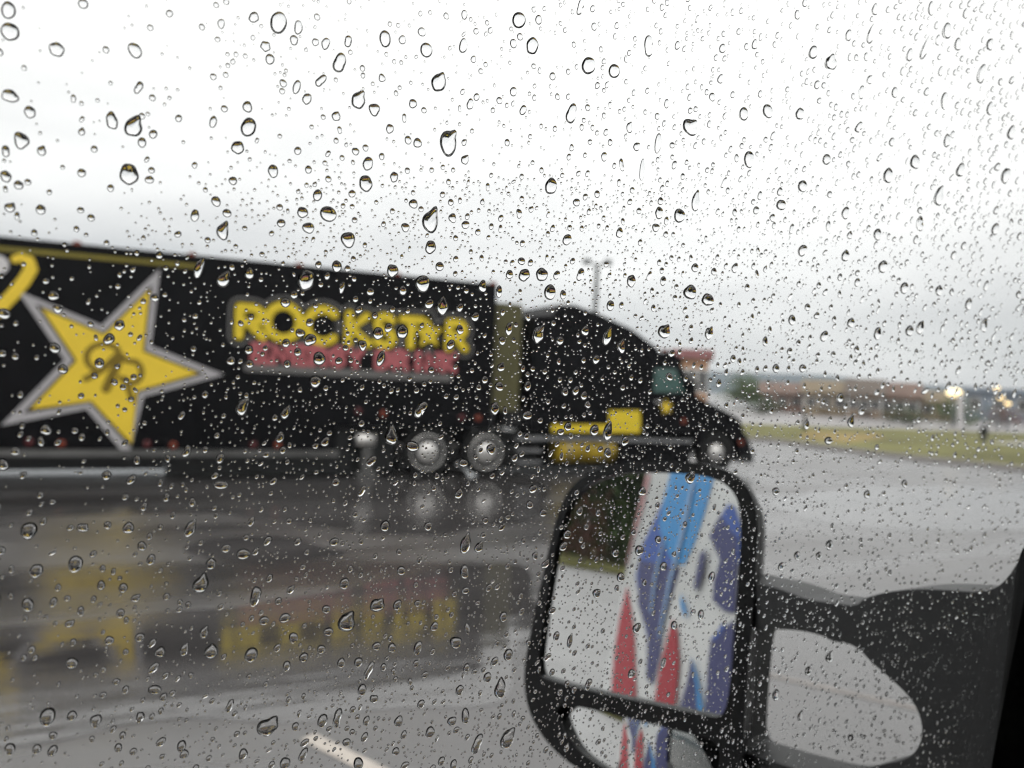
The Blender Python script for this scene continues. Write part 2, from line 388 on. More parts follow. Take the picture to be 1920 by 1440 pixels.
def block(x, ch):
    w = .23; h = HR; z = ZR
    if ch == 'E': return [[(x + w, z + h), (x, z + h), (x, z), (x + w, z)], [(x, z + h / 2), (x + w * .8, z + h / 2)]]
    if ch == 'N': return [[(x, z), (x, z + h), (x + w, z), (x + w, z + h)]]
    if ch == 'R': return letter_R(x, z, w, h)
    if ch == 'G': return [arc(x + w * .55, z + h / 2, w * .55, h / 2, 50, 330, 12) + [(x + w, z + h * .45), (x + w * .6, z + h * .45)]]
    if ch == 'Y': return [[(x, z + h), (x + w / 2, z + h / 2), (x + w, z + h)], [(x + w / 2, z + h / 2), (x + w / 2, z)]]
    if ch == 'D': return [[(x, z), (x, z + h)] + arc(x + w * .3, z + h / 2, w * .7, h / 2, 90, -90, 8) + [(x, z)]]
    if ch == 'I': return [[(x + w / 2, z), (x + w / 2, z + h)]]
    if ch == 'K': return [[(x, z), (x, z + h)], [(x + w, z + h), (x + .04, z + h / 2), (x + w, z)]]
xs = -4.86
for ch in 'ENERGY DRINK':
    if ch == ' ': xs += .20; continue
    lm = MB()
    for j, st in enumerate(block(xs, ch)): lm.stroke(st, .074, -.014 - j * .0006, .05)
    lm.build('letter', DUSTRED, TRAILER); xs += .36 if ch != 'I' else .30
b = MB()
b.stroke([(-4.95, 2.10), (-1.0, 2.06)], .075, -.004, .03); b.build('lettering_underline', GREYV, TRAILER)
for s_, z in ((-7.81, 4.10), (-5.99, 4.10), (-4.1, 4.10), (-2.17, 4.10), (-.09, 4.10), (-9.6, 4.1)):
    b = MB(); b.box(s_ - .06, s_ + .06, -.035, .05, z - .025, z + .035); b.bevel(.012, 1); b.build('marker_light', AMBER, TRAILER)
for s_, z, m in ((-7.93, .66, AMBER), (-8.40, .68, REDL), (-6.17, .64, AMBER), (-6.60, .66, REDL), (-4.79, .66, REDL), (-4.35, .66, AMBER), (-2.34, 1.30, AMBER), (-2.84, 1.34, REDL), (-.67, 1.25, REDL), (-.30, 1.25, AMBER)):
    b = MB(); b.lathe([(.05, -.02), (.065, -.008), (.065, .03)], (s_, 0, z), 1, 14); b.build('marker_light', m, TRAILER)
b = MB(); b.box(-2.84, -2.46, .05, .38, .64, .88); b.bevel(.10, 4); lg = b.build('landing_gear', CHROME, TRAILER, True)
b = MB(); b.box(-2.70, -2.50, .12, .30, .10, .64); b.build('landing_leg', DULL, lg)
b = MB(); b.box(-2.80, -2.40, .05, .37, .012, .10); b.build('landing_foot', DULL, lg)
def wheel(parent, s_, y0, r=.52, rim=CHROME, name='wheel', rimr=.36):
    b = MB(); b.lathe([(r * .70, .03), (r * .90, 0), (r * .985, .035), (r, .09), (r, .24), (r * .96, .28), (r * .7, .28)], (s_, y0, r), 1, 40)
    w = b.build(name, RUBBER, parent, True)
    b = MB(); b.lathe([(.07, -.035), (.12, -.03), (.15, .02), (.19, .015), (.26, .055), (rimr * .93, .035), (rimr, .01), (rimr + .015, .05), (rimr, .12)], (s_, y0, r), 1, 40)
    b.build('rim', rim, w, True)
    for k in range(8):
        a = 2 * math.pi * k / 8
        MB().lathe([(.016, -.012), (.016, .05)], (s_ + .165 * math.cos(a), y0, r + .165 * math.sin(a)), 1, 6).build('wheel_nut', STEEL, w)
    return w
for s_ in (-12.6, -13.95): wheel(TRAILER, s_, .06)
b = MB(); b.box(.03, .66, .12, 2.3, 1.42, 3.72); b.bevel(.05, 2); b.build('nose_cabinet', KHAKI, TRAILER)

TRUCK = empty('truck_tractor', None, TM)
tag(TRUCK, 'black sleeper cab tractor unit with yellow side panels, coupled to the starred trailer', 'truck')
def body(name, prof, y0, y1, m, bev=.08, seg=3, parent=TRUCK):
    b = MB(); b.prism(prof, y0, y1); b.bevel(bev, seg); return b.build(name, m, parent)
body('sleeper_cab', [(.95, .95), (3.95, .95), (3.95, 2.75), (3.7, 2.90), (.95, 3.0)], .08, 2.42, BLACK)
body('roof_fairing', [(.98, 2.96), (1.0, 3.50), (1.40, 3.54), (1.54, 3.80), (1.95, 3.82), (2.6, 3.66), (3.46, 3.38), (4.20, 2.98), (4.30, 2.80), (3.9, 2.84)], .14, 2.36, BLACK, .10)
body('cab', [(3.90, .95), (5.30, .95), (5.36, 1.90), (4.78, 2.74), (4.3, 2.88), (3.90, 2.88)], .10, 2.40, BLACK)
vis = body('sun_visor', [(4.22, 2.86), (4.62, 2.93), (4.98, 2.72), (4.95, 2.66), (4.6, 2.84)], .16, 2.34, BLACK, .02, 1)
for k in range(5):
    b = MB(); b.box(4.50 + .0, 4.60, .30 + k * .42, .42 + k * .42, 2.93, 2.99); b.bevel(.015, 1); b.build('roof_marker', AMBER, TRUCK)
body('hood', [(5.28, .80), (5.30, 1.93), (5.45, 1.90), (6.45, 1.53), (6.88, 1.36), (7.02, 1.10), (7.05, .72)], .34, 2.16, BLACK, .12)
body('fender', [(5.42, .60), (5.44, 1.02), (5.62, 1.17), (6.05, 1.24), (6.50, 1.17), (6.86, 1.0), (7.04, .7), (7.04, .45), (6.72, .45), (6.62, .78), (6.42, 1.0), (6.05, 1.09), (5.70, 1.0), (5.52, .62)], .06, .5, BLACK, .03, 2)
body('bumper', [(6.72, .28), (6.74, .52), (7.08, .60), (7.16, .50), (7.14, .26)], .08, 2.42, DARK, .04)
wd = body('door', [(4.02, 1.0), (5.22, 1.0), (5.26, 1.88), (4.74, 2.62), (4.02, 2.62)], .085, .16, BLACK, .03, 2)
b = MB(); b.prism([(4.10, 1.94), (4.99, 1.95), (4.70, 2.52), (4.12, 2.50)], .078, .1); b.bevel(.02, 1); b.build('side_window', TGLASS, wd)
b = MB(); b.box(4.15, 4.33, .05, .10, 1.70, 1.74); b.build('handle', CHROME, wd)
P = []
for k in range(10):
    rr = .19 if k % 2 == 0 else .09; a = R(98 + 36 * k); P.append((4.48 + rr * math.cos(a), 1.60 + rr * math.sin(a)))
b = MB(); b.prism(P, .075, .082); b.build('door_star', YELLOW, wd)
body('yellow_side_panel', [(2.92, 1.175), (2.92, 1.48), (3.74, 1.50), (3.77, 1.175)], .050, .10, TEXTY, .012, 1)
body('yellow_side_stripe', [(1.47, .98), (1.47, 1.14), (3.77, 1.17), (3.75, .98)], .045, .10, TEXTY, .012, 1)
body('trim_strip', [(.70, .80), (5.25, .755), (5.25, .835), (.70, .88)], .035, .11, STEEL, .015, 1)
b = MB(); b.lathe([(.05, -.02), (.27, 0), (.30, .03), (.30, 1.45), (.27, 1.48), (.05, 1.5)], (1.70, .36, .56), 0, 28); tk = b.build('fuel_tank', mat('grimy_yellow_tank', (.36, .25, .02), .4, spec=.3, var=.45, vscale=2.5), TRUCK, True)
for d in (.25, 1.2):
    MB().lathe([(.306, d - .03), (.306, d + .03)], (1.70, .36, .56), 0, 28).build('tank_strap', STEEL, tk)
b = MB(); b.box(3.3, 5.25, .10, .5, .26, .74); b.bevel(.04, 2); b.build('side_skirt', BLACK, TRUCK)
for z in (.30, .56, .80):
    b = MB(); b.box(.66, 1.26, .07, .50, z - .03, z + .03); b.bevel(.012, 1); b.build('step', STEEL, TRUCK)
for s_ in (-.055, -1.36): wheel(TRUCK, s_, .03)
for s_ in (-.055, -1.36): wheel(TRUCK, s_, 2.24)
wheel(TRUCK, 6.05, .10, rimr=.20)
wheel(TRUCK, 6.05, 2.1, rimr=.20)
for s_ in (-.055, -1.36):
    b = MB(); pts = arc(s_, .54, .60, .60, 25, 155, 12); pts2 = arc(s_, .54, .575, .575, 155, 25, 12)
    b.prism(pts + pts2, .02, .62); b.build('mudguard', DARK, TRUCK)
MB().box(.62, 5.3, .86, 1.9, .08, .60).build('underbody_fill', DARK, TRUCK)  # dark filler added to block the bright ground between the wheels
MB().box(-2.0, 6.6, .85, 1.05, .62, .88).build('frame_rail', DARK, TRUCK)
MB().box(-2.0, 6.6, 1.45, 1.65, .62, .88).build('frame_rail', DARK, TRUCK)
MB().lathe([(.11, 1.0), (.11, 1.9), (.075, 2.0), (.075, 3.75)], (.84, 2.1, 0), 2, 16).build('exhaust_stack', STEEL, TRUCK)
for s_, z, y_ in ((6.72, .78, .055), (5.0, 1.27, .09)):
    b = MB(); b.lathe([(.055, -.03), (.07, -.01), (.07, .05)], (s_, y_, z), 1, 14); b.build('turn_signal', AMBER, TRUCK)
b = MB(); b.box(6.70, 6.98, .20, .52, .80, 1.02); b.bevel(.05, 2); b.build('headlight', CHROME, TRUCK)
b = MB(); b.box(5.02, 5.14, -.16, .04, 1.75, 2.25); b.bevel(.03, 2); mr_ = b.build('cab_mirror', BLACK, TRUCK)
MB().tube([(5.0, .10, 2.1), (5.06, -.06, 2.12)], .015).build('mirror_bracket', BLACK, mr_)

# ------------------------------------------------------------------ far side of the lot: light pole, houses, hills
def at(x, y, d):
    """ground point and height: pixel column x at distance d, height that shows at row y."""
    r = ray(x, y); k = d / math.hypot(r.x, r.y); return Vector((r.x * k, r.y * k, CAM_H + r.z * k))
POLE = mat('galvanised_pole', (.16, .17, .175), .5, .3, var=.1)
LAMP = mat('warm_lamp', (.9, .7, .4), .3, emit=((1, .72, .32), 2.6))
LAMPW = mat('lit_sign_light', (.9, .8, .6), .3, emit=((1, .80, .42), 2.4))
p = at(1120, 492, 46); lp = empty('light_pole', (p.x, p.y, 0))
tag(lp, 'tall grey car park light pole with two lamp heads, behind the truck cab', 'light pole')
MB().lathe([(.3, 0), (.3, .7)], (0, 0, 0), 2, 16).build('footing', KERB, lp)
MB().lathe([(.17, .7), (.13, p.z - .15)], (0, 0, 0), 2, 12).build('pole', POLE, lp)
MB().tube([(-.5, 0, p.z - .1), (.5, 0, p.z - .1)], .05).build('crossarm', POLE, lp)
for s_ in (-1, 1):
    b = MB(); b.box(min(s_ * .4, s_ * .85), max(s_ * .4, s_ * .85), -.22, .22, p.z - .12, p.z + .16); b.bevel(.05, 2); b.build('lamp_head', POLE, lp)

WIN = mat('dark_house_window', (.09, .09, .09), .15, spec=.6)
FRAME = mat('pale_window_frame', (.55, .53, .5), .5)
def house(name, x0, x1, ytop, d, eave, wall, roof, label, nwin=3, depth=9., base=None, cat='house', flat=False):
    a, c = at(x0, 750, d), at(x1, 750, d)
    w = math.hypot(c.x - a.x, c.y - a.y); mid = (a + c) / 2
    H = at((x0 + x1) / 2, ytop, d).z
    o = empty(name, (mid.x, mid.y, 0)); o.rotation_euler.z = math.atan2(c.y - a.y, c.x - a.x)
    tag(o, label, cat)
    E_ = H * eave
    b = MB(); b.box(-w / 2, w / 2, 0, depth, 0, E_); b.build('wall', wall, o)
    b = MB()
    if flat: b.box(-w / 2 - .4, w / 2 + .4, -.4, depth + .4, E_ + .003, H)
    else: b.prism([(-.5, E_ + .003), (depth / 2, H), (depth + .5, E_ + .003), (depth / 2, E_ + .003)][:3], -w / 2 - .4, w / 2 + .4, axis=0)
    b.build('roof', roof, o)
    for k in range(nwin):
        x = -w / 2 + w * (k + .5) / nwin
        f = MB().box(x - .5, x + .5, -.05, .03, E_ * .35, E_ * .80).build('window', FRAME, o)
        MB().box(x - .4, x + .4, -.07, -.045, E_ * .39, E_ * .76).build('pane', WIN, f)
    MB().box(-w / 2 + .3 + w / nwin * .86, -w / 2 + 1.2 + w / nwin * .86, -.045, .02, .0, E_ * .74).build('door', roof, o)
    if not flat and w > 5:
        MB().box(w * .2, w * .2 + .7, depth * .35, depth * .35 + .7, E_, H + .5).build('chimney', wall, o)
    return o
def wm(n_, c): return mat(n_, c, .8, spec=.2, var=.2, vscale=.6)
REDBR, TAN, BRN, GREYB, ROOFR, ROOFB, ROOFD, BLUEG = wm('red_brick_wall', (.24, .15, .12)), wm('tan_render', (.29, .23, .15)), wm('brown_siding', (.25, .185, .135)), wm('grey_wall', (.2, .2, .2)), wm('rusty_roof', (.155, .105, .085)), wm('brown_roof', (.19, .15, .10)), wm('dark_roof', (.12, .098, .082)), wm('blue_grey_cladding', (.24, .28, .33))
house('house', 1428, 1506, 716, 84, .60, REDBR, ROOFR, 'red brick house at the left end of the row beyond the grass')
house('house', 1508, 1588, 712, 80, .62, TAN, ROOFB, 'tan house between the red brick house and the brown house')
house('house', 1590, 1652, 709, 78, .58, BRN, ROOFD, 'brown house with the dark roof in the middle of the row')
house('house', 1654, 1722, 716, 80, .6, wm('pale_brown_wall', (.26, .185, .135)), ROOFR, 'pale brown house with a rusty roof, right of the dark roof')
house('house', 1724, 1790, 733, 84, .6, TAN, ROOFB, 'low tan house beside the bright yellow lamp', nwin=2)
house('warehouse', 1806, 1990, 729, 95, .85, BLUEG, BLUEG, 'blue grey flat-roofed building with small warm lamps on its front', nwin=4, cat='building', flat=True)
house('restaurant', 1262, 1326, 655, 70, .86, wm('orange_tan_wall', (.38, .22, .13)), wm('red_fascia', (.28, .13, .13)), 'orange tan building with a red roof edge, half hidden by the truck bonnet', nwin=3, cat='building', flat=True)
def lamp(name, x, y, d, r_, label, m, group=None):
    p = at(x, y, d); o = empty(name, (p.x, p.y, 0)); tag(o, label, 'street lamp', group)
    MB().lathe([(.09, 0), (.06, p.z - r_)], (0, 0, 0), 2, 10).build('pole', POLE, o)
    b = MB(); bmesh.ops.create_uvsphere(b.b, u_segments=14, v_segments=8, radius=r_, matrix=Matrix.Translation((0, 0, p.z)) @ Matrix.Diagonal((1.6, 1, .8, 1)))
    b.build('lamp_globe', m, o, True)
lamp('street_lamp', 1789, 736, 66, .36, 'brightest and largest yellow lamp, on a pole by the low tan house', LAMPW)
lamp('street_lamp', 1869, 728, 70, .14, 'small warm lamp in front of the blue grey building, highest of three', LAMP)
lamp('street_lamp', 1877, 746, 68, .14, 'small warm lamp in front of the blue grey building, middle of three', LAMP)
lamp('street_lamp', 1890, 757, 66, .14, 'small warm lamp in front of the blue grey building, lowest of three', LAMP)
p = at(1802, 742, 64); o = empty('white_post', (p.x, p.y, 0)); tag(o, 'pale upright post standing beside the bright yellow lamp', 'post')
MB().box(-.13, .13, -.13, .13, 0, p.z).build('post', PALE, o)
MB().box(-.17, .17, -.17, .17, p.z + .003, p.z + .1).build('cap', PALE, o)
p = at(1845, 808, 44); o = empty('hydrant', (p.x, p.y, .124)); tag(o, 'small dark hydrant on the grass in front of the blue grey building', 'hydrant')
MB().lathe([(.2, 0), (.2, .06), (.14, .08), (.14, .55), (.17, .57), (.15, .68), (.05, .76)], (0, 0, 0), 2, 14).build('barrel', DARK, o, True)
MB().tube([(-.24, 0, .42), (.24, 0, .42)], .07).build('outlet', DARK, o)
p = at(1508, 806, 43); o = empty('bollard', (p.x, p.y, .124)); tag(o, 'thin dark post on the worn yellow grass in front of the red brick house', 'post')
MB().lathe([(.10, 0), (.10, .85), (.06, .92)], (0, 0, 0), 2, 12).build('shaft', DARK, o)
MB().lathe([(.115, .6), (.115, .7)], (0, 0, 0), 2, 12).build('band', PALE, o)

LEAF = [mat('leaf_dark', (.032, .052, .022), .7, spec=.2, var=.4, vscale=1.5), mat('leaf_mid', (.055, .085, .025), .7, spec=.2, var=.4, vscale=1.5), mat('leaf_red', (.13, .060, .045), .7, spec=.2, var=.4, vscale=1.5)]
BARK = mat('bark', (.07, .055, .045), .9, var=.3, vscale=5)
def tree(name, x, y, h_, r_, label, m, n=900, trunk=.25, cat='tree'):
    o = empty(name, (x, y, 0)); tag(o, label, cat)
    b = MB(); b.tube([(0, 0, 0), (.05, .02, h_ * .4), (0, .06, h_ * .8)], .05 * h_ * .5, 8, .02 * h_ * .5)
    for k in range(5):
        a = k * 1.3; b.tube([(0, 0, h_ * (.3 + .08 * k)), (r_ * .6 * math.cos(a), r_ * .6 * math.sin(a), h_ * (.5 + .08 * k))], .016 * h_ * .5, 6, .006 * h_)
    b.build('trunk', BARK, o)
    vs, fs = [], []
    cl = [Vector((random.gauss(0, .45) * r_, random.gauss(0, .45) * r_, h_ * (trunk + (1 - trunk) * random.uniform(.15, .95)))) for _ in range(16)]
    for k in range(n):
        c = random.choice(cl); s_ = r_ * .38
        q = c + Vector((random.gauss(0, s_), random.gauss(0, s_), random.gauss(0, s_ * .75)))
        if q.z < h_ * trunk * .8: q.z = h_ * trunk + random.random() * .4 * h_
        u = Vector((random.gauss(0, 1), random.gauss(0, 1), random.gauss(0, 1))).normalized(); v = u.orthogonal().normalized()
        L_ = r_ * random.uniform(.07, .15); i = len(vs)
        vs += [q - u * L_, q + v * L_ * .6, q + u * L_, q - v * L_ * .6]; fs.append((i, i + 1, i + 2, i + 3))
    mesh('crown', vs, fs, m, o)
p = at(1404, 770, 100); tree('tree', p.x, p.y, 2.9, 2.4, 'round green tree beyond the truck bonnet, left of the red brick house', LEAF[1])
p = at(1792, 772, 72); tree('bush', p.x, p.y, 1.8, 1.4, 'green bush at the foot of the brightest yellow lamp', LEAF[1], 500, .05, 'bush')
p = at(1432, 772, 72); tree('bush', p.x, p.y, 1.5, 1.2, 'green bush at the left corner of the red brick house', LEAF[0], 400, .05, 'bush')
p = at(1885, 778, 86); tree('bush', p.x, p.y, 1.1, 1.2, 'brownish red bush in front of the blue grey building', LEAF[2], 500, .05, 'bush')
p = at(1700, 780, 66); tree('bush', p.x, p.y, .9, 1.1, 'low bush in front of the pale brown house', LEAF[0], 400, .05, 'bush')

HILLM = mat('mist_tinted_hill', (.075, .10, .115), .9, spec=.1, var=.3, vscale=.01)  # bluish distance haze is put into the base colour
vs, fs = [], []
n = 180
for ring, (d, hs) in enumerate(((330, 0), (420, .55), (560, 1.0), (700, 0))):
    for k in range(n):
        a = 2 * math.pi * k / n
        hz = 11 + 11 * mnoise.noise(Vector((math.cos(a) * 2.2, math.sin(a) * 2.2, 3.1))) + 4 * mnoise.noise(Vector((math.cos(a) * 9, math.sin(a) * 9, 1)))
        vs.append((math.sin(a) * d, math.cos(a) * d, max(hz, 3) * hs - .3))
for r_ in range(3):
    for k in range(n):
        fs.append((r_ * n + k, r_ * n + (k + 1) % n, (r_ + 1) * n + (k + 1) % n, (r_ + 1) * n + k))
mesh('hills', vs, fs, HILLM, None, True, 'structure')

# ------------------------------------------------------------------ the van that the picture is taken from
THETA = R(26)                                             # the pane's outward normal lies this far left of the view
FA = R(64); F = Vector((math.sin(FA), math.cos(FA), 0)); NO = Vector((-math.cos(FA), math.sin(FA), 0))
TILT = R(4); NG = (NO * math.cos(TILT) + Vector((0, 0, 1)) * math.sin(TILT)).normalized()
VG = (Vector((0, 0, 1)) * math.cos(TILT) - NO * math.sin(TILT)).normalized()
DG = .30                                                  # camera to the pane's outer face
PT = .004
VM = Matrix((F, VG, NG)).transposed().to_4x4(); VM.translation = CP + NG * DG       # local: x forward, y up the pane, z outward
VAN = empty('van', None, VM)
tag(VAN, 'white van with blue and red graphics, seen through its wet window and wing mirror', 'van')
VI = VM.inverted()
def loc(p): return VI @ p
PX0, PX1, PY0, PY1 = -.62, .565, -.52, .50
MB().box(PX0, PX1, PY0, PY1, -PT, 0).build('window_glass', PANE, VAN)
def ringwall(name, outer, inner, z0, z1, m):
    """wall with a rectangular opening, as a closed shell."""
    (X0, X1, Y0, Y1), (x0, x1, y0, y1) = outer, inner
    b = MB()
    for a in ((X0, x0, Y0, Y1), (x1, X1, Y0, Y1), (x0, x1, Y0, y0), (x0, x1, y1, Y1)): b.box(a[0], a[1], a[2], a[3], z0, z1)
    bmesh.ops.remove_doubles(b.b, verts=b.b.verts, dist=1e-5)
    dead = [f for f in b.b.faces if any(o_ is not f and set(o_.verts) == set(f.verts) for o_ in f.verts[0].link_faces)]
    bmesh.ops.delete(b.b, geom=dead, context='FACES')
    return b.build(name, m, VAN)
ringwall('side_panel', (-6.3, 1.5, -1.75, .95), (PX0 - .02, PX1 + .02, PY0 - .02, PY1 + .02), -.035, .004, WHITE)
ringwall('window_seal', (PX0 - .0195, PX1 + .0195, PY0 - .0195, PY1 + .0195), (PX0 + .012, PX1 - .012, PY0 + .012, PY1 - .012), .0015, .0075, DARK)
ringwall('window_reveal', (PX0 - .018, PX1 + .018, PY0 - .018, PY1 + .018), (PX0 + .012, PX1 - .012, PY0 + .012, PY1 - .012), -.10, -.0055, LINING)
ringwall('door_lining', (-1.5, 1.25, -1.40, .90), (PX0 + .012, PX1 - .012, PY0 + .012, PY1 - .012), -.125, -.102, LINING)
b = MB()
b.box(-1.5, 1.25, .87, .90, -2.0, -.127); b.box(-1.5, 1.25, -1.40, -1.37, -2.0, -.127)
b.box(-1.5, -1.47, -1.369, .869, -2.0, -.127); b.box(1.22, 1.25, -1.369, .869, -2.0, -.127); b.box(-1.469, 1.219, -1.369, .869, -2.0, -1.97)
b.build('cab_lining', LINING, VAN)
MB().box(-6.3, 1.5, .955, 1.0, -2.1, .0).build('roof', WHITE, VAN)
MB().box(-6.3, 1.5, -1.75, .95, -2.1, -2.05).build('far_side_panel', WHITE, VAN)
MB().box(-6.3, -6.26, -1.75, .95, -2.048, -.037).build('rear_panel', WHITE, VAN)
MB().box(1.46, 1.5, -1.75, .95, -2.048, -.037).build('front_panel', WHITE, VAN)
for x_ in (-4.6, .9):
    b = MB(); b.lathe([(.2, .02), (.36, .0), (.38, -.05), (.38, -.2), (.3, -.24)], (x_, -1.70, .02), 2, 28); w = b.build('wheel', RUBBER, VAN, True)
    MB().lathe([(.05, .03), (.2, .012), (.23, .025), (.24, -.02)], (x_, -1.70, .02), 2, 24).build('rim', STEEL, w, True)

# inner door trim: the black edge at the right of the picture
def polyplate(name, pts, z0, z1, m, parent=None, bev=0.):
    b = MB(); b.prism(pts, z0, z1, axis=2)
    if bev: b.bevel(bev, 2)
    return b.build(name, m, parent or VAN)
gp = VM @ Vector((0, 0, -.012))
tp = [loc(hit(x, y, gp, NG)) for x, y in ((2010, 900), (1945, 1000), (1926, 1090), (1915, 1150), (1893, 1260), (1862, 1420), (1845, 1520), (2010, 1560))]
polyplate('door_trim', [(q.x, q.y) for q in tp], -.03, -.012, LINING)

# wing mirror
d0 = ray(1190, 1000)
MC = CP + ray(1205, 1100) * .80
mc_l = loc(MC)
aim = VM @ Vector((-6.3, mc_l.y + .12, .0))
od = (aim - (CP + d0 * .80)).normalized(); od.z = 0.0; od.normalize()
MNn = (od - d0).normalized()
MXv = Vector((0, 0, 1)).cross(MNn).normalized(); MYv = MNn.cross(MXv).normalized()
MMx = Matrix((MXv, MYv, MNn)).transposed().to_4x4(); MMx.translation = MC
MML = VI @ MMx
MI = MMx.inverted()
def mloc(x, y):
    q = MI @ hit(x, y, MC, MNn); return (q.x, q.y)
HOUS = [(1145, 1462), (1075, 1430), (1030, 1388), (1000, 1340), (988, 1290), (989, 1240), (1000, 1185), (1020, 1090), (1040, 1000), (1058, 940), (1078, 908), (1112, 884), (1170, 868), (1240, 862), (1320, 868), (1370, 882), (1402, 908), (1419, 945), (1424, 990), (1420, 1050), (1413, 1150), (1405, 1250), (1397, 1350), (1391, 1440), (1384, 1510), (1330, 1525), (1220, 1495)]
GL1 = [(1022, 1272), (1014, 1250), (1017, 1215), (1029, 1130), (1044, 1040), (1059, 975), (1080, 930), (1110, 905), (1150, 891), (1200, 885), (1280, 887), (1330, 893), (1365, 907), (1386, 935), (1392, 975), (1389, 1050), (1382, 1150), (1374, 1250), (1365, 1320), (1352, 1341), (1330, 1338)]
GL2 = [(1046, 1316), (1100, 1322), (1200, 1346), (1300, 1372), (1352, 1386), (1350, 1440), (1343, 1485), (1240, 1470), (1160, 1447), (1097, 1411), (1068, 1373), (1052, 1343)]
wm_e = bpy.data.objects.new('wing_mirror', None)
hp = [mloc(*q) for q in HOUS]
def hull_from(pts, layers, name, m, parent):
    """stack of scaled outlines: rounded shell."""
    cx = sum(p[0] for p in pts) / len(pts); cyy = sum(p[1] for p in pts) / len(pts)
    b = MB(); rings = []
    for k, z in layers: rings.append([b.b.verts.new((cx + (p[0] - cx) * k, cyy + (p[1] - cyy) * k, z)) for p in pts])
    n = len(pts)
    for A, B in zip(rings, rings[1:]):
        for i in range(n): b.b.faces.new((A[i], A[(i + 1) % n], B[(i + 1) % n], B[i]))
    b.b.faces.new(rings[0][::-1]); b.b.faces.new(rings[-1])
    return b.build(name, m, parent, True)
hp = smooth_poly(hp, 2)
sm = hull_from(hp, ((.72, -.085), (.82, -.075), (.92, -.045), (.98, -.014), (1.0, -.0025)), 'wing_mirror', DARK, VAN)
sm.matrix_local = MML
sm['label'] = 'black wing mirror with a large upper and a small lower glass'
g1, g2 = smooth_poly([mloc(*q) for q in GL1], 2), smooth_poly([mloc(*q) for q in GL2], 2)
# bezel: raised border with the two glasses as openings, filled by triangulation
def bezel(outer, holes, z0, z1, name, m, parent):
    b = bmesh.new()
    loops = []
    for L_ in (outer, *holes):
        v = [b.verts.new((p[0], p[1], z1)) for p in L_]; loops.append(v)
        for i in range(len(v)): b.edges.new((v[i], v[(i + 1) % len(v)]))
    bmesh.ops.triangle_fill(b, use_beauty=True, edges=b.edges[:])
    for v in loops:
        w = [b.verts.new((p.co.x, p.co.y, z0)) for p in v]
        for i in range(len(v)): b.faces.new((v[i], v[(i + 1) % len(v)], w[(i + 1) % len(v)], w[i]))
    bmesh.ops.recalc_face_normals(b, faces=b.faces)
    me = bpy.data.meshes.new(name); b.to_mesh(me); b.free()
    return link(name, me, m, parent)
bezel(hp, (g1, g2), -.0025, .007, 'bezel', DARK, sm)
def glass_plate(pts, name, bulge, parent, z=0.0, tilt=0.0):
    cx = sum(p[0] for p in pts) / len(pts); cyy = sum(p[1] for p in pts) / len(pts); n = len(pts)
    vs, fs = [(cx, cyy, z)], []
    K = 10
    for k in range(1, K + 1):
        for p in pts:
            x, y_ = cx + (p[0] - cx) * k / K * 1.02, cyy + (p[1] - cyy) * k / K * 1.02
            vs.append((x, y_, z - ((x - cx) ** 2 + (y_ - cyy) ** 2) * bulge - tilt * (y_ - cyy)))
    for i in range(n): fs.append((0, 1 + i, 1 + (i + 1) % n))
    for k in range(K - 1):
        for i in range(n):
            a = 1 + k * n; c = a + n; fs.append((a + i, c + i, c + (i + 1) % n, a + (i + 1) % n))
    o = mesh(name, vs, fs, MIRROR, parent, True)
    return o
glass_plate(g1, 'mirror_glass', 0.0, sm, .0005)
glass_plate(g2, 'lower_glass', .75, sm, .002, .07)
# arm: two curved bars from the mirror to a foot on the door
A_ = hit(1405, 1200, MC - MNn * .03, MNn); B_ = CP + ray(1870, 1200) * .655
ax = (B_ - A_); ax.z = 0; ax.normalize(); an = ax.cross(Vector((0, 0, 1))).normalized()
if an.dot(CP - A_) < 0: an = -an
AM = Matrix((ax, Vector((0, 0, 1)), ax.cross(Vector((0, 0, 1))))).transposed().to_4x4(); AM.translation = A_
AI = AM.inverted()
def aloc(x, y):
    q = AI @ hit(x, y, A_, an); return (q.x, q.y)
UPPER = [(1396, 1076), (1430, 1085), (1470, 1092), (1510, 1105), (1540, 1117), (1600, 1125), (1634, 1129), (1650, 1114), (1690, 1103), (1740, 1097), (1800, 1098), (1850, 1102), (1886, 1098), (1906, 1086), (1926, 1062), (1946, 1025), (1985, 1000), (1990, 1300), (1980, 1600), (1600, 1600), (1480, 1545), (1380, 1510), (1383, 1384)]
HOLE = [(1404, 1392), (1440, 1405), (1490, 1420), (1540, 1434), (1600, 1446), (1640, 1432), (1690, 1417), (1720, 1412), (1741, 1400), (1755, 1378), (1758, 1350), (1750, 1320), (1730, 1290), (1690, 1255), (1660, 1230), (1640, 1208), (1620, 1198), (1590, 1195), (1570, 1183), (1520, 1173), (1450, 1173), (1424, 1178), (1416, 1200), (1405, 1330)]
def smooth1(p): return smooth_poly(p, 2)
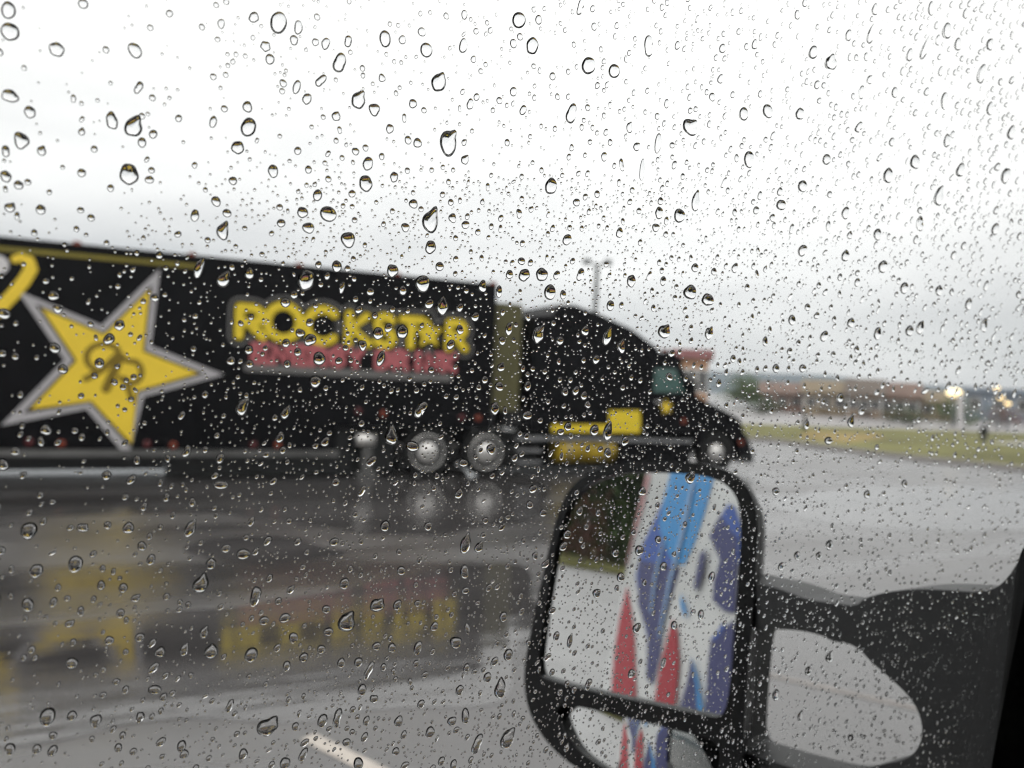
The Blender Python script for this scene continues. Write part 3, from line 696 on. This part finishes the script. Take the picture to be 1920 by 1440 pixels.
def holed(outer, hole, th, name, m, parent):
    b = bmesh.new(); loops = []
    for L_ in (outer, hole):
        v = [b.verts.new((p[0], p[1], th)) for p in L_]; loops.append(v)
        for i in range(len(v)): b.edges.new((v[i], v[(i + 1) % len(v)]))
    bmesh.ops.triangle_fill(b, use_beauty=True, edges=b.edges[:])
    top = b.faces[:]
    r_ = bmesh.ops.duplicate(b, geom=top)
    mp_ = r_['vert_map']
    for f in r_['geom']:
        if isinstance(f, bmesh.types.BMVert): f.co.z = -th
    for v in loops:
        w = [mp_[x] for x in v]
        for i in range(len(v)): b.faces.new((v[i], v[(i + 1) % len(v)], w[(i + 1) % len(v)], w[i]))
    bmesh.ops.recalc_face_normals(b, faces=b.faces)
    es = [e for e in b.edges if len(e.link_faces) == 2 and e.calc_face_angle(0) > .9]
    bmesh.ops.bevel(b, geom=es, offset=.014, segments=3, affect='EDGES', profile=.5, clamp_overlap=True)
    me = bpy.data.meshes.new(name); b.to_mesh(me); b.free()
    o = link(name, me, m, parent); return o
ARML = [aloc(*q) for q in UPPER]; HOLL = [aloc(*q) for q in HOLE]
ao = holed(smooth_poly(ARML, 1), smooth_poly(HOLL, 2), .022, 'mirror_arm', mat('textured_black_plastic', (.020, .021, .022), .5, spec=.45, bump=.06, bscale=350), VAN)
ao.matrix_local = VI @ AM

# side graphics: vinyl on the van's flank, measured from what the wing mirror shows
SP = VM @ Vector((0, 0, .005))
def flank(x, y):
    d = ray(x, y); q = CP + d * ((MC - CP).dot(MNn) / d.dot(MNn))
    r_ = d - MNn * 2 * d.dot(MNn)
    k = (SP - q).dot(NG) / r_.dot(NG)
    if k <= 0 or k > 40: k = 40
    w = loc(q + r_ * k); return (max(w.x, -6.28), w.y)
_z = [.0055]
def graphic(m, pts):
    q = [flank(*p) for p in pts]; _z[0] += .0007
    b = MB(); b.b.faces.new([b.b.verts.new((p[0], p[1], _z[0])) for p in q])
    bmesh.ops.triangulate(b.b, faces=b.b.faces[:])
    o = b.build('side_graphic', m, VAN)
    if sum(f.normal.z for f in o.data.polygons) < 0: o.data.flip_normals()
graphic(BLUE, [(1243, 940), (1300, 940), (1268, 1060), (1235, 1150), (1215, 1200), (1200, 1140), (1192, 1080), (1205, 1020), (1222, 985)])
graphic(CYAN, [(1258, 884), (1340, 890), (1322, 960), (1302, 1020), (1283, 1060), (1262, 1055), (1245, 1015), (1236, 985), (1246, 930)])
graphic(NAVY, [(1198, 1050), (1225, 1055), (1275, 1065), (1262, 1110), (1246, 1170), (1238, 1230), (1225, 1285), (1212, 1270), (1215, 1190), (1196, 1130)])
graphic(BLUE, [(1366, 945), (1378, 950), (1390, 985), (1388, 1060), (1350, 1000), (1330, 1010)])
graphic(NAVY, [(1352, 965), (1368, 990), (1386, 1010), (1380, 1150), (1360, 1146), (1338, 1126), (1340, 1090), (1352, 1050), (1332, 1005)])
graphic(NAVY, [(1368, 1172), (1380, 1160), (1372, 1280), (1364, 1440), (1318, 1435), (1325, 1335), (1330, 1240), (1335, 1200)])
graphic(BLUE, [(1334, 1200), (1350, 1182), (1356, 1170), (1366, 1172), (1345, 1200)])
graphic(REDG, [(1177, 1098), (1184, 1140), (1191, 1200), (1194, 1300), (1192, 1420), (1138, 1415), (1147, 1300), (1153, 1220), (1163, 1155)])
graphic(REDG, [(1264, 1160), (1272, 1184), (1276, 1240), (1270, 1320), (1262, 1440), (1214, 1430), (1231, 1305), (1240, 1250), (1252, 1200)])
graphic(NAVY, [(1300, 1232), (1292, 1280), (1280, 1320), (1262, 1430), (1310, 1440), (1312, 1330), (1308, 1280)])
graphic(CYAN, [(1301, 1230), (1310, 1290), (1313, 1330), (1312, 1440), (1328, 1440), (1323, 1330), (1312, 1270)])
graphic(CYAN, [(1281, 1112), (1292, 1150), (1288, 1160), (1279, 1135)])

PALEB = mat('pale_blue_graphic', (.30, .45, .70), .5, spec=.12); PINK = mat('pinkish_graphic', (.55, .30, .30), .5, spec=.12)
graphic(PALEB, [(1300, 905), (1306, 905), (1284, 1010), (1262, 1090), (1240, 1200), (1238, 1190), (1256, 1090), (1278, 1005)])
graphic(PALEB, [(1246, 1010), (1250, 1010), (1232, 1090), (1226, 1150), (1222, 1150), (1228, 1085)])
graphic(PINK, [(1214, 890), (1222, 890), (1206, 960), (1190, 1010), (1178, 1060), (1174, 1060), (1186, 1000), (1200, 950)])
graphic(NAVY, [(1318, 1040), (1330, 1030), (1322, 1080), (1312, 1110), (1306, 1100)])
# what lies behind the van, shown by the mirror
def behind(x, y, d):
    dd = ray(x, y); q = CP + dd * ((MC - CP).dot(MNn) / dd.dot(MNn)); r_ = dd - MNn * 2 * dd.dot(MNn)
    k = d / math.hypot(r_.x, r_.y); w = q + r_ * k; return w
bg1 = [behind(1000, 1020, 36), behind(1215, 1020, 36), behind(1215, 1000, 90), behind(1000, 1000, 90)]
sheet('grass_bank', [(p.x, p.y) for p in bg1], .004, GRASSM, .15)
def vp(f_, n_): return (F.x * f_ + NO.x * n_, F.y * f_ + NO.y * n_)
APRON = mat('pale_concrete_apron', (.25, .245, .245), .5, spec=.5, var=.12, vscale=.6)
sheet('pavement', [vp(-1.5, -2.6), vp(-1.5, 1.2), vp(-3, 9), vp(-34, 20), vp(-34, -2.6)], .004, APRON)
p = behind(1165, 950, 46); tree('tree', p.x, p.y, 8.5, 4.6, 'dark green tree behind the van, shown at the top left of the wing mirror', LEAF[1], 2200, .0)
p = behind(1105, 965, 38); tree('bush', p.x, p.y, 3.6, 1.3, 'reddish bush before the dark trees, shown in the wing mirror', LEAF[2], 500, .1, 'bush')
p = behind(1070, 960, 52); tree('tree', p.x, p.y, 8.0, 4.4, 'mid green tree behind the reddish bush, shown at the edge of the wing mirror', LEAF[1], 1600, .0)

# ------------------------------------------------------------------ raindrops on the outer face of the pane
LIST = """17 22 30 35;20 62 38 36;107 95 32 28;253 97 30 28;20 182 34 26;57 212 24 24;41 265 32 32;12 285 22 20;210 228 26 32;250 240 38 42 t;287 253 17 18;260 166 19 24;242 328 38 42;280 338 18 16;463 202 20 22;465 240 32 36;445 278 25 27;12 332 22 24;36 348 20 18;399 230 15 24;436 340 17 17;414 47 15 20;475 35 20 22
521 45 34 44;558 54 18 27;505 113 18 22;609 84 17 24;635 120 32 36;720 75 24 32;797 96 24 30;866 88 18 28;600 153 20 26;555 165 16 28;670 190 30 36 t;700 207 22 25;772 196 15 20;820 157 30 40 t;879 197 14 22;838 270 36 54 t;688 308 20 28;511 322 20 27;684 345 27 32;737 333 16 21;869 301 16 20 t;763 264 14 17;557 284 14 17;577 319 14 16;665 285 15 15;868 30 12 20;970 40 27 32;1085 15 16 32
594 367 18 24;614 402 32 32;566 399 22 22;577 428 23 23;526 419 17 17;651 450 30 30;773 383 18 18;758 427 17 18;805 416 35 47 t;805 464 22 26;852 447 10 12;630 500 20 24;650 504 12 14;734 508 22 27;790 532 27 36;822 500 17 18;573 525 34 42;612 518 12 16;639 540 13 22 t;692 547 16 16;550 553 16 16;753 545 16 18;802 570 17 21;827 576 27 35 t;860 577 14 18;734 580 13 14;902 537 16 24;933 547 13 24;707 625 21 26;752 622 22 30;860 618 14 20;580 637 23 26;535 643 17 17;678 647 18 20;557 660 16 16;951 617 14 24
418 525 30 32 t;467 513 19 24;597 672 25 27;712 672 17 29;590 715 24 25;787 767 27 28;453 763 27 34 t;534 774 20 27 t;732 818 28 36 t;771 836 27 22;694 864 22 22;933 724 18 18;925 765 18 26;866 867 18 18;529 843 14 16;432 676 19 18;467 682 17 17;372 505 20 38 t;417 435 26 36 t;365 405 16 26
995 88 24 34;1068 215 22 36;1100 125 26 36;1212 88 24 36;1148 135 22 28;1290 240 34 32 t;1435 210 20 28;1030 350 24 32;1300 380 18 38 t;1230 270 14 40;1270 405 22 28;1390 215 18 26;1400 300 20 34;1232 400 16 24;1500 350 18 24;1060 450 18 22;1158 437 14 20;1200 320 10 44;1460 385 16 24
975 490 15 15;980 516 22 25;1013 515 24 26;1028 548 23 31;1085 515 17 23;1180 527 17 25;1290 548 25 29;1323 562 22 26;1141 573 16 20;1006 628 22 36 t;1093 620 16 20;1135 632 16 36 t;1161 650 16 27 t;1241 622 25 29 t;1325 625 16 27 t;986 723 14 20;985 778 20 18;1136 809 20 33 t;1111 806 18 22;1048 809 14 14;1168 826 14 22;1136 848 14 20;918 841 18 22;1251 706 14 16;1091 741 13 18;1098 758 13 15;1343 718 10 18
1490 30 12 18;1520 100 17 27;1553 120 24 30 t;1586 68 12 24;1627 68 13 40 t;1728 95 12 48 t;1770 60 15 34;1710 305 18 30;1795 320 16 28;1672 175 12 22;1610 175 13 24;1765 190 13 34;1835 140 14 38;1890 250 14 30;1700 105 12 26;1790 85 13 26;1850 85 13 24;1605 240 15 22;1495 215 17 24;1635 20 12 24;1740 18 12 28;1545 300 15 22;1770 265 13 26;1850 205 12 28
7 870 25 22;200 890 20 20;257 861 14 20;55 993 34 34;155 988 27 18 t;241 988 23 23;356 990 22 36 t;413 908 29 18;312 931 18 15;202 983 16 16;360 940 14 18;69 1068 29 26;142 1055 29 34;283 1047 18 22;376 1094 34 36 t;395 1055 20 24;455 1037 28 22;53 1131 25 27;231 1100 18 20;478 1115 28 34;382 1183 18 24 t;152 1143 14 20;226 1147 18 18;262 1192 20 18;205 1198 22 16;266 1022 20 18;312 1116 14 15;350 845 22 22;30 845 20 16
648 1165 38 38 t;644 1092 20 22;705 1133 32 27 t;743 1132 16 22;610 1140 17 17;533 1156 22 20;500 1360 46 36 t;494 1161 20 18;549 1193 20 20;614 1182 20 17;704 1209 18 17;733 1212 17 20;781 1212 17 26;690 1254 17 32;717 1248 12 16;638 1240 16 20;670 1239 17 20;536 1246 15 22;568 1230 18 20;852 1202 26 22;812 1172 16 18;873 1175 13 18;941 1154 16 20;872 1249 12 17;950 1225 18 24;911 1267 16 20;859 1291 16 20;935 1290 26 34 t;677 1290 18 22;699 1307 15 18;603 1348 20 27;631 1342 22 31;685 1348 13 20;745 1349 17 22;787 1317 14 18;567 1411 20 24;670 1428 20 25;533 1427 22 22;804 1369 18 22;755 1374 12 17;870 1339 15 32;845 1349 18 18;948 1383 28 40 t;892 1391 24 32;648 1388 16 16;740 1405 15 16;848 1430 13 22
90 1340 32 36;180 1348 24 26;222 1398 16 18;300 1220 22 22;345 1215 18 26 t;470 1225 26 30;395 1220 34 24 t;135 1240 26 22;290 1290 26 20;230 1375 14 16;250 1405 16 14;345 1410 18 18;430 1320 18 22;340 1395 20 22;455 1410 18 22;70 1400 20 18;100 1375 18 16;20 1400 22 24;60 1215 16 16
870 1020 22 40 t;895 1025 18 22 t;868 1070 22 24;750 1068 18 18;720 985 20 22;800 985 16 18;990 945 14 18;1000 1040 12 16;870 1105 16 14;1015 960 14 16
1190 1175 16 20;1160 1080 16 18;1240 1060 14 18;1290 895 20 24 t;1200 920 16 18;1230 1010 12 16;1065 1200 12 26 t;1040 1190 12 20;1115 1110 16 18;1180 1260 14 18;1260 1170 13 18;1330 1080 12 22;1060 1000 16 18;1195 1030 18 20;1150 1035 14 18;1310 1150 12 20;1100 1280 16 20;1240 1240 12 18
1570 745 12 20;1590 790 14 24 t;1508 795 9 22 t;1548 825 14 16;1480 600 15 20;1540 630 14 22;1590 605 14 20;1700 620 14 22;1720 615 14 26 t;1640 625 14 24;1690 540 14 24;1810 570 12 24;1840 610 12 24;1755 545 12 22;1450 690 13 18;1430 640 13 18;1610 770 12 16;1500 690 14 16;1650 500 16 26;1580 480 14 24;1500 470 16 24;1755 370 18 40 t;1660 330 18 30;1880 330 14 34;1720 420 13 28;1860 430 12 26;1580 400 15 24;1640 440 14 24;1550 1020 13 20;1490 1040 12 18;1460 1060 12 18;1530 1040 11 16;1620 925 12 16;1690 905 12 14;1450 920 14 16;1550 1230 14 22 t;1510 1255 12 18;1450 1300 12 22;1495 1340 10 22 t;1590 1380 12 14"""
def glass_at(x, y):
    q = loc(hit(x, y, CP + NG * DG, NG)); return q.x, q.y
GAP = .00003
placed = []; cells = {}
def cell(x, y): return (int(math.floor(x / .006)), int(math.floor(y / .006)))
def free(x, y, r_):
    cx, cy_ = cell(x, y)
    for i in (-1, 0, 1):
        for j in (-1, 0, 1):
            for (a, c, q) in cells.get((cx + i, cy_ + j), ()):
                if (a - x) ** 2 + (c - y) ** 2 < (q + r_) ** 2: return False
    return True
def put(x, y, hw, hh, lean, tear, force=False):
    r_ = max(hw, hh) * 1.04
    if not force and not free(x, y, r_ if r_ < .0030 else .0030): return False
    if force and not free(x, y, min(hw, hh) * .8): return False
    placed.append((x, y, hw, hh, lean, tear))
    rr = math.sqrt(hw * hh) * 1.12 if hh < 1.4 * hw else hh
    cells.setdefault(cell(x, y), []).append((x, y, min(rr, .0055))); return True
for row in LIST.replace('\n', ';').split(';'):
    v = row.split()
    if len(v) < 4: continue
    x, y, w, h_ = map(float, v[:4])
    a = glass_at(x, y); bx = glass_at(x + 1, y); by = glass_at(x, y + 1)
    sx = abs(bx[0] - a[0]); sy = abs(by[1] - a[1])
    # foreshortened towards the right: only the lit or dark rim was measurable there
    hw, hh = w * sx / 2 * .94, h_ * sy / 2 * .96
    hw = min(hw, hh * 1.7)
    put(a[0], a[1], hw, hh, random.gauss(-.12, .10), len(v) > 4, True)
n_named = len(placed)
XL, XR, YL, YR = -.24, .545, -.36, .36
tries = 0
AREA = (XR - XL) * (YR - YL)
TARGET = int(AREA * 33000)
cnt = 0
while cnt < TARGET and tries < 160000:
    tries += 1
    x, y = random.uniform(XL, XR), random.uniform(YL, YR)
    t = min(max((x - .05) / .40, 0), 1)
    up = min(max((y - .02) / .10, 0), 1)
    if x < .02 and y > .03 and random.random() < .62: continue          # fewer drops high on the left
    if t > .35 and y < -.03 and random.random() < .15: continue
    q = random.random()
    if q < .46 - .26 * t: r_ = random.uniform(.00028, .00058)
    elif q < .90: r_ = random.uniform(.00058, .00122) * (1 + .5 * t)
    else: r_ = random.uniform(.0012, .0019) * (1 + .3 * t)
    if t > .35 and y < -.02: r_ *= .72
    asp = random.uniform(1.0, 1.25) + .95 * t * random.random() * (1 if y > -.02 else .5)
    ln = random.gauss(-.12 - .22 * t, .14 + .1 * t)
    if y < -.045: asp = random.uniform(1.05, 1.6); ln = random.gauss(-.45, .25)
    if put(x, y, r_ / math.sqrt(asp), r_ * math.sqrt(asp), ln, r_ > .0006 and random.random() < .10): cnt += 1

more = 0                                                              # finer beads between them, thickest in the middle and lower right
while more < 7000 and tries < 400000:
    tries += 1
    x, y = glass_at(random.triangular(150, 1930, 1150), random.uniform(330, 1440))
    r_ = random.uniform(.00026, .00062)
    if put(x, y, r_ / math.sqrt(1.1), r_ * math.sqrt(1.1), random.gauss(-.2, .2), False): more += 1
for k in range(34):                                                    # thin runs that drops have left on their way down
    x, y = glass_at(random.uniform(900, 1290), random.uniform(520, 690))
    put(x, y, .00010, random.uniform(.0015, .0045), random.gauss(-.12, .03), False)
def drop_geo(d, seg, rings, sd):
    """one drop: uneven outline, spherical-cap section, heavier towards its foot."""
    x, y, hw, hh, lean, tear = d
    rg = np.random.default_rng(sd)
    ph = np.arange(seg) * 2 * math.pi / seg
    big = min(1.0, hh / .002)
    rad = 1 + big * (rg.normal(0, .06) * np.cos(2 * ph + rg.uniform(0, 6)) + rg.normal(0, .038) * np.cos(3 * ph + rg.uniform(0, 6)) + rg.normal(0, .02) * np.cos(5 * ph + rg.uniform(0, 6)))
    if not tear and hh > .0008 and rg.random() < .09:                    # two drops run together
        rad = rad * (1 + .26 * np.cos(2 * (ph - rg.uniform(.9, 2.2)))) * .93
    if tear:
        tip = math.pi / 2 - rg.uniform(.0, .55)
        dd = np.angle(np.exp(1j * (ph - tip)))
        rad = rad * (.93 + .38 * np.exp(-(dd / .33) ** 2)) 
    ux, uy = rad * np.cos(ph) * hw, rad * np.sin(ph) * hh
    th = R(rg.uniform(65, 79)); s_ = math.sin(th); c_ = math.cos(th)
    a = math.sqrt(hw * min(hh, 1.5 * hw)); Hh = a * math.tan(th / 2) * (1 if a < .002 else .93)
    tt = np.sin(np.linspace(0, 1, rings + 1)[1:] * math.pi / 2)
    V = [np.array([[0, -.10 * hh, Hh]])]
    for t in tt:
        z = Hh * (math.sqrt(max(1 - (t * s_) ** 2, 0)) - c_) / (1 - c_)
        sh = (1 - t * t)
        V.append(np.stack([ux * t, uy * t - .10 * hh * sh, np.full(seg, z)], 1))
    base = V[-1].copy(); base[:, 2] = 0
    V.append(base); V.append(np.array([[0, 0, 0.]]))
    V = np.concatenate(V)
    cl, sl_ = math.cos(lean), math.sin(lean)
    V[:, :2] = V[:, :2] @ np.array([[cl, sl_], [-sl_, cl]])
    return V
_fc = {}
def drop_faces(seg, rings):
    if (seg, rings) in _fc: return _fc[(seg, rings)]
    f3 = [(0, 1 + i, 1 + (i + 1) % seg) for i in range(seg)]; f4 = []
    for k in range(rings - 1):
        a = 1 + k * seg; c = a + seg
        f4 += [(a + i, c + i, c + (i + 1) % seg, a + (i + 1) % seg) for i in range(seg)]
    e = 1 + rings * seg; ctr = e + seg
    f3 += [(ctr, e + (i + 1) % seg, e + i) for i in range(seg)]
    _fc[(seg, rings)] = (np.array(f3), np.array(f4)); return _fc[(seg, rings)]

def inside(px, py, poly):
    c = False; n_ = len(poly)
    for i in range(n_):
        x1, y1 = poly[i]; x2, y2 = poly[(i + 1) % n_]
        if (y1 > py) != (y2 > py) and px < (x2 - x1) * (py - y1) / (y2 - y1) + x1: c = not c
    return c
STAR_PX = [project(TM @ Vector((u, 0, w))) for u, w in OUT]
def region(px, py):
    if inside(px, py, GL1) or inside(px, py, GL2): return 'over the wing mirror glass'
    if inside(px, py, HOUS): return 'over the black mirror frame'
    if inside(px, py, UPPER) and not inside(px, py, HOLE): return 'over the mirror arm'
    if inside(px, py, STAR_PX): return 'over the big yellow star'
    if 430 < px < 885 and 555 + (px - 440) * .12 < py < 710: return 'over the trailer lettering'
    top = 447 + .0946 * px
    if px < 935 and top < py < 870: return 'over the black trailer'
    if 935 <= px < 1000 and 540 < py < 880: return 'over the khaki panel'
    if 1000 <= px < 1412 and py < 880:
        if py > np.interp(px, [1000, 1040, 1052, 1080, 1130, 1190, 1240, 1310, 1380, 1412], [585, 580, 568, 570, 588, 615, 650, 738, 775, 795]): return 'over the truck cab'
    if py < 447 + .0946 * min(px, 935) or py < 690:
        if px < 480: return 'in the sky above the star'
        if px < 900: return 'in the sky above the lettering'
        if px < 1400: return 'in the sky above the cab'
        return 'in the sky right of the truck'
    if py < 800: return 'over the distant houses'
    if px > 1400: return 'over the wet ground past the mirror'
    return 'over the truck reflection' if py < 1260 else 'over the pale ground'
info = []
for i, d in enumerate(placed):
    px, py = project(VM @ Vector((d[0], d[1], 0)))
    vis = -10 < px < 1930 and -10 < py < 1450
    sx = FPX / max(((VM @ Vector((d[0], d[1], 0))) - CP).dot(FW), .05)
    info.append((d[2] * d[3] * sx * sx if vis else 0, px, py, sx))
order = sorted(range(len(placed)), key=lambda i: -info[i][0])
top300 = order[:300]
used = {}
recs = []
for i in top300:
    d = placed[i]; _, px, py, sx = info[i]
    hpx = 2 * d[3] * sx
    shape = 'teardrop-shaped' if d[5] else 'tall' if d[3] > 1.45 * d[2] else 'broad' if d[2] > 1.15 * d[3] else 'round'
    size = 'large' if hpx > 31 else 'medium' if hpx > 21 else 'small'
    recs.append([i, f'{size} {shape} raindrop {region(px, py)}', px, py])
by = {}
for r_ in recs: by.setdefault(r_[1], []).append(r_)
for lab, rs in by.items():
    if len(rs) == 2:
        (p, q) = rs
        if abs(p[2] - q[2]) > abs(p[3] - q[3]):
            p, q = sorted(rs, key=lambda r_: r_[2]); p[1] += ', the one further left'; q[1] += ', the one further right'
        else:
            p, q = sorted(rs, key=lambda r_: r_[3]); p[1] += ', the upper one'; q[1] += ', the lower one'
    elif len(rs) == 3:
        xs_ = [r_[2] for r_ in rs]; ys_ = [r_[3] for r_ in rs]
        if max(xs_) - min(xs_) > max(ys_) - min(ys_):
            for r_, w in zip(sorted(rs, key=lambda r_: r_[2]), ('leftmost', 'middle one', 'rightmost')): r_[1] += f', {w} of three'
        else:
            for r_, w in zip(sorted(rs, key=lambda r_: r_[3]), ('topmost', 'middle one', 'lowest')): r_[1] += f', {w} of three'
    elif len(rs) <= 9:
        o_ = sorted(rs, key=lambda r_: r_[2]); n_ = len(o_)
        W_ = ('first', 'second', 'third', 'fourth', 'fifth', 'sixth', 'seventh', 'eighth', 'ninth')
        for k, r_ in enumerate(o_): r_[1] += ', ' + ('leftmost' if k == 0 else 'rightmost' if k == n_ - 1 else W_[k] + ' from the left')
    else:
        o_ = sorted(rs, key=lambda r_: r_[3]); n_ = len(o_); rows = math.ceil(n_ / 6)
        W_ = ('first', 'second', 'third', 'fourth', 'fifth', 'sixth')
        RW = ('topmost', 'second', 'third', 'fourth', 'fifth', 'sixth', 'seventh', 'eighth', 'ninth', 'tenth')
        for k in range(rows):
            row = sorted(o_[k * 6:(k + 1) * 6], key=lambda r_: r_[2])
            for j, r_ in enumerate(row): r_[1] += f', {W_[j]} of the {RW[k]} six'
for i, lab, px, py in recs:
    d = placed[i]
    seg, rg_ = (36, 12)
    V = drop_geo(d, seg, rg_, i); f3, f4 = drop_faces(seg, rg_)
    me = bpy.data.meshes.new('raindrop'); me.from_pydata(V.tolist(), [], f3.tolist() + f4.tolist()); me.update()
    o = link('raindrop', me, WATER, None, True); me.materials.append(FOOT)
    me.polygons.foreach_set('material_index', [1 if seg <= k < 2 * seg else 0 for k in range(len(me.polygons))])
    o.matrix_world = VM @ Matrix.Translation((d[0], d[1], GAP))
    tag(o, lab, 'raindrop', 'raindrops on the window')
s3 = set(top300)
VV, F3, F4, off = [], [], [], 0; MI3 = []
for i, d in enumerate(placed):
    if i in s3: continue
    seg, rg_ = (18, 7) if d[3] > .0007 else (12, 5)
    V = drop_geo(d, seg, rg_, i); V[:, 0] += d[0]; V[:, 1] += d[1]; V[:, 2] += GAP
    f3, f4 = drop_faces(seg, rg_)
    VV.append(V); MI3.append(np.repeat([0, 1], seg)); F3.append(f3 + off); F4.append(f4 + off); off += len(V)
VV = np.concatenate(VV); F3 = np.concatenate(F3); F4 = np.concatenate(F4)
me = bpy.data.meshes.new('fine_rain')
me.vertices.add(len(VV)); me.vertices.foreach_set('co', VV.astype(np.float32).ravel())
nl = F3.size + F4.size
me.loops.add(nl); me.loops.foreach_set('vertex_index', np.concatenate([F3.ravel(), F4.ravel()]).astype(np.int32))
npol = len(F3) + len(F4); me.polygons.add(npol)
ls = np.concatenate([np.arange(len(F3)) * 3, F3.size + np.arange(len(F4)) * 4]).astype(np.int32)
me.polygons.foreach_set('loop_start', ls)
me.update(calc_edges=True); me.validate()
fr = link('fine_rain', me, WATER, None, True, 'stuff'); me.materials.append(FOOT)
me.polygons.foreach_set('material_index', np.concatenate([*MI3, np.zeros(len(F4), int)]).astype(np.int32)); fr.matrix_world = VM
tag(fr, 'countless tiny raindrops spread over the whole window pane', 'rain')
print('drops', len(placed), 'named', n_named)

# ------------------------------------------------------------------ thin rain haze
HZ = bpy.data.materials.new('rain_haze'); HZ.use_nodes = True; t = HZ.node_tree; t.nodes.clear()
o_ = t.nodes.new('ShaderNodeOutputMaterial'); pv = t.nodes.new('ShaderNodeVolumePrincipled')
pv.inputs['Color'].default_value = (.9, .93, .96, 1); pv.inputs['Density'].default_value = HAZE
t.links.new(pv.outputs[0], o_.inputs['Volume'])
MB().box(-960, 960, -960, 960, -1.2, 45).build('haze', HZ, None, kind='stuff')
